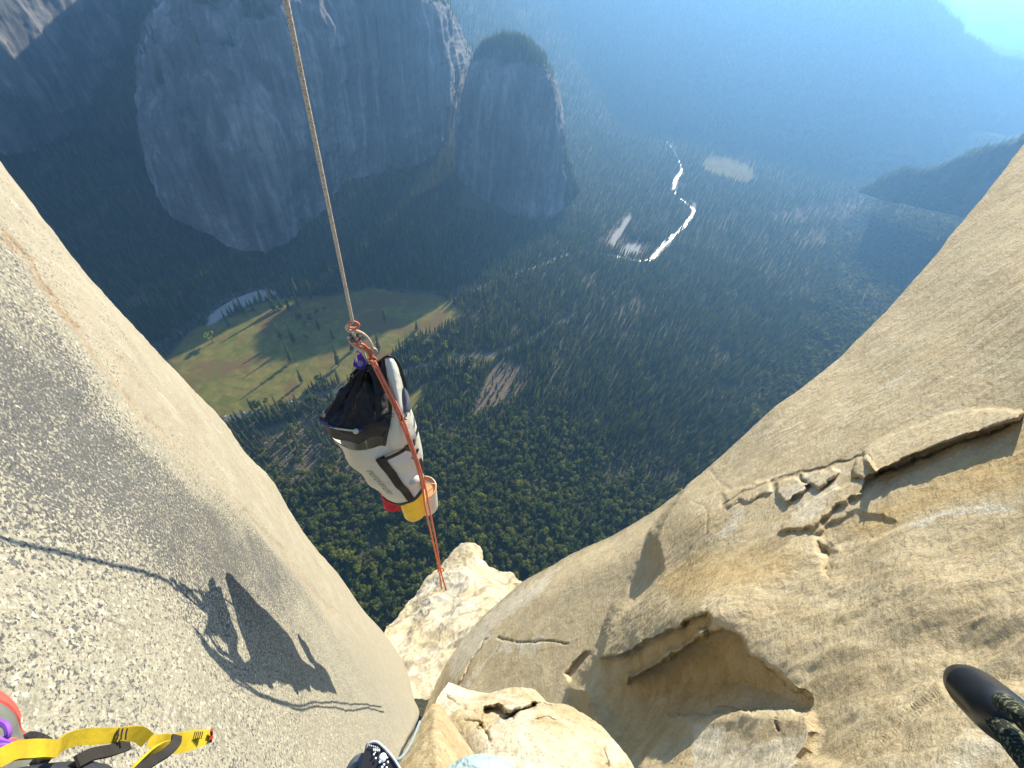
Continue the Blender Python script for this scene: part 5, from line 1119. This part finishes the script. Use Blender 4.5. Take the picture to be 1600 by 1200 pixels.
# knee seen at the bottom edge
# yellow daisy-chain sling
sg = empty('webbing_sling', at(180, 1150, .8), 'yellow webbing sling with black stitched loops lying across the lower left', 'sling')
vw = lambda x, y: unit(_gup(x, y))
def _gup(x, y): return at(x, y-10, 1)-at(x, y+10, 1)
def rib(pts, width, mat, name, parent, tw=(.15, .1, .6), th=.0025, seg=40):
    P = [at(*p[:3]) for p in pts]; Wd = [unit(at(p[0]+p[3], p[1]+p[4], p[2])-at(p[0], p[1], p[2])) if len(p) > 3 else _gup(p[0], p[1]) for p in pts]
    b = MB(); b.ribbon(P, Wd, width, th, seg); return b.build(name, mat, parent)
rib([(-60, 1216, .60, 3, -20), (0, 1184, .60, 3, -20), (30, 1172, .62, 3, -20), (60, 1170, .63, 3, -20), (86, 1170, .66, -3, -14), (104, 1158, .70, -3, -20), (124, 1152, .72, 2, -20), (160, 1150, .74, 2, -20), (190, 1148, .75, 2, -20), (212, 1146, .76, 4, -20), (230, 1156, .78, 8, -8)], 0.0139, M['ywebl'], 'webbing', sg)
rib([(232, 1158, .78, 6, -6), (250, 1157, .78, 4, -12), (275, 1155, .79, 2, -20), (300, 1150, .80, 2, -20), (330, 1150, .81, 2, -20)], 0.0119, M['ywebl'], 'webbing', sg)
rib([(330, 1152, .80, 2, -20), (306, 1162, .79, 4, -14), (282, 1168, .78, 4, -12), (262, 1166, .76, 8, -14), (240, 1174, .73, 10, -12), (215, 1192, .69, 12, -10), (190, 1214, .66, 12, -10)], 0.0106, M['ywebl'], 'webbing', sg)
rib([(276, 1150, .77, 10, 4), (274, 1162, .755, 10, 6), (262, 1174, .74, 10, 10), (240, 1188, .71, 10, 12), (214, 1206, .67, 10, 12), (190, 1230, .64, 10, 12)], 0.0112, M['blackweb'], 'loop', sg)
rib([(202, 1163, .76, 6, 14), (175, 1172, .74, 6, 14), (140, 1180, .71, 6, 14), (120, 1190, .69, 6, 14)], 0.0119, M['blackweb'], 'loop', sg)
for xx in (186, 192, 199): rib([(xx, 1138, .742), (xx-2, 1146, .742), (xx-3, 1156, .742)], .0016, M['blackweb'], 'stitching', sg, seg=6)
rib([(330, 1141, .79), (331, 1150, .795), (329, 1158, .79)], .004, simple('red_thread', (.3, .02, .02), .7), 'stitching', sg, seg=6)
for xx in range(305, 320, 3): rib([(xx, 1143, .785), (xx-3, 1155, .785)], .0012, M['blackweb'], 'stitching', sg, seg=4)
# black tongue shaped gear plate with white dots
def plate(outline_, D, th, mat, name, parent, bev=.0):
    P = spline3(np.array([[x, y, 0] for x, y in outline_+[outline_[0]]]), 60)[:-1]; A0 = [at(x, y, D) for x, y, _ in P]; A1 = [at(x, y, D+th) for x, y, _ in P]; cx_, cy_ = P[:, 0].mean(), P[:, 1].mean()
    A2 = [at(cx_+(x-cx_)*.96, cy_+(y-cy_)*.96, D-.003) for x, y, _ in P]; b = MB(); b.grid(np.array([A1, A0, A2]), True, True); return b.build(name, mat, parent)
gp = empty('gear_plate', at(590, 1190, .9), 'black rounded plate printed with white dots, at the bottom edge left of the pillar', 'gear')
plate([(572, 1162), (580, 1158), (592, 1163), (606, 1175), (618, 1190), (628, 1206), (634, 1235), (560, 1235), (562, 1200), (568, 1178)], .90, .018, simple('black_rubber', (.016, .015, .02), .5), 'face', gp)
b = MB(); b.tube([at(*p) for p in [(574, 1240, .905), (570, 1200, .902), (571, 1178, .90), (576, 1162, .898), (586, 1159, .896), (600, 1168, .895), (614, 1184, .895), (628, 1206, .895)]], .0022, 6, seg=40); b.build('rim', simple('grey_rim', (.42, .42, .42), .4), gp)
b = MB()
for dx, dy, r_ in [(584, 1179, .0016), (587, 1185, .0016), (593, 1191, .0018), (600, 1195, .0018), (606, 1191, .0018), (605, 1184, .0014), (586, 1176, .0012), (604, 1200, .002), (597, 1199, .002)]: b.ball(at(dx, dy, .893), r_, 6)
b.ball(at(598, 1184, .895), .0062, 8, (1, 1, .5)); b.build('print_dots', simple('white_print', (.75, .8, .78), .6), gp)
b = MB()
for k in range(5): b.ribbon([at(577+k*3.1, 1163+k*.9, .8935), at(578.5+k*3.1, 1165.5+k*.9, .8935)], _gup(580, 1165), .0012, .0006)
for k in range(4): b.ribbon([at(584+k*2.8, 1169+k*.3, .8935), at(584.5+k*2.8, 1173+k*.3, .8935)], at(590, 1170, 1)-at(580, 1170, 1), .0022, .0006)
b.build('print_text', simple('pale_print', (.6, .62, .6), .6), gp)
b = MB(); b.tube([at(*p) for p in [(545, 1240, .93), (548, 1205, .93), (556, 1192, .925), (566, 1188, .92), (572, 1196, .915)]], .009, 8, seg=24); b.build('side_band', simple('dark_grey_band', (.10, .12, .14), .6), gp)
b = MB(); b.tube([at(*p) for p in [(656, 1128, 1.9), (648, 1148, 1.7), (640, 1165, 1.4), (632, 1178, 1.2), (624, 1186, 1.05), (618, 1187, .96)]], [.0045, .0035, .003], 8, seg=40); b.build('blue_cord', simple('light_blue_cord', (.26, .33, .34), .7, nscale=200), None, label='light blue cord running from the black plate up along the tan pillar', cat='cord')
b = MB(); b.ball(at(752, 1288, 1.05), .092, 16, (1.15, 1, .95)); o_ = b.build('stuff_sack', cloth('pale_blue_fabric', (.33, .43, .43), .7, 16, .1, .9, .03), None, label='pale blue rounded sack at the bottom edge in front of the pale boulder', cat='stuff sack')
# black capped pole end with cord, lower right
po_ = empty('pole_end', at(1535, 1090, .5), 'black rubber capped pole end with dark patterned cord, at the lower right', 'pole')
ax0, ax1, ax2 = at(1520, 1076, .50), at(1562, 1114, .47), at(1588, 1138, .45)
b = MB(); dA = unit(ax1-ax0); b.tube([ax0-dA*.012, ax0-dA*.009, ax0-dA*.002, ax0+dA*.008, ax0*.8+ax1*.2, ax0*.4+ax1*.6, ax1, ax1*.5+ax2*.5, ax2], [.006, .0125, .0150, .0160, .0163, .0165, .0166, .0155, .010], 28); b.build('cap', simple('black_rubber_cap', (.012, .013, .016), .32, nscale=40, namp=.2), po_)
b = MB(); b.ball(at(1505, 1066, .495), .0075, 10); b.build('knob', simple('black_knob', (.012, .012, .014), .5), po_)
M['camo'] = ropemat('dark_cord', (.02, .025, .02), (.16, .17, .10), 420)
b = MB(); b.tube([at(*p) for p in [(1572, 1100, .44), (1584, 1108, .43), (1600, 1122, .42), (1640, 1150, .41)]], .0060, 10, seg=24); b.build('cord', M['camo'], po_)
b = MB(); b.tube([at(*p) for p in [(1552, 1118, .46), (1572, 1142, .45), (1596, 1172, .44), (1640, 1225, .42)]], .0072, 10, seg=24); b.build('cord', M['camo'], po_)
# ------------------------------------------------------------------ air
ZTOP = 60+max(max(v.co.z for v in o.data.vertices) for o in COL.objects if o.name.startswith(('mountain', 'ground')) and o.type == 'MESH')
print('ZTOP', ZTOP)
hz = MB(); x0, x1, y0, y1, z0, z1 = -23000, 23000, -2900, 23900, G-7, ZTOP
hz.add([(x, y, z) for x in (x0, x1) for y in (y0, y1) for z in (z0, z1)], [(0, 1, 3, 2), (4, 6, 7, 5), (0, 4, 5, 1), (2, 3, 7, 6), (0, 2, 6, 4), (1, 5, 7, 3)])
hm = bpy.data.materials.new('air'); hm.use_nodes = True; t = hm.node_tree; t.nodes.clear(); out = t.nodes.new('ShaderNodeOutputMaterial')
pv = t.nodes.new('ShaderNodeVolumePrincipled'); pv.inputs['Color'].default_value = (.22, .51, 1.0, 1); pv.inputs['Density'].default_value = 1.9e-4; pv.inputs['Anisotropy'].default_value = .42
t.links.new(pv.outputs[0], out.inputs['Volume'])
ho = hz.build('haze', hm, smooth=False); ho['kind'] = 'stuff'
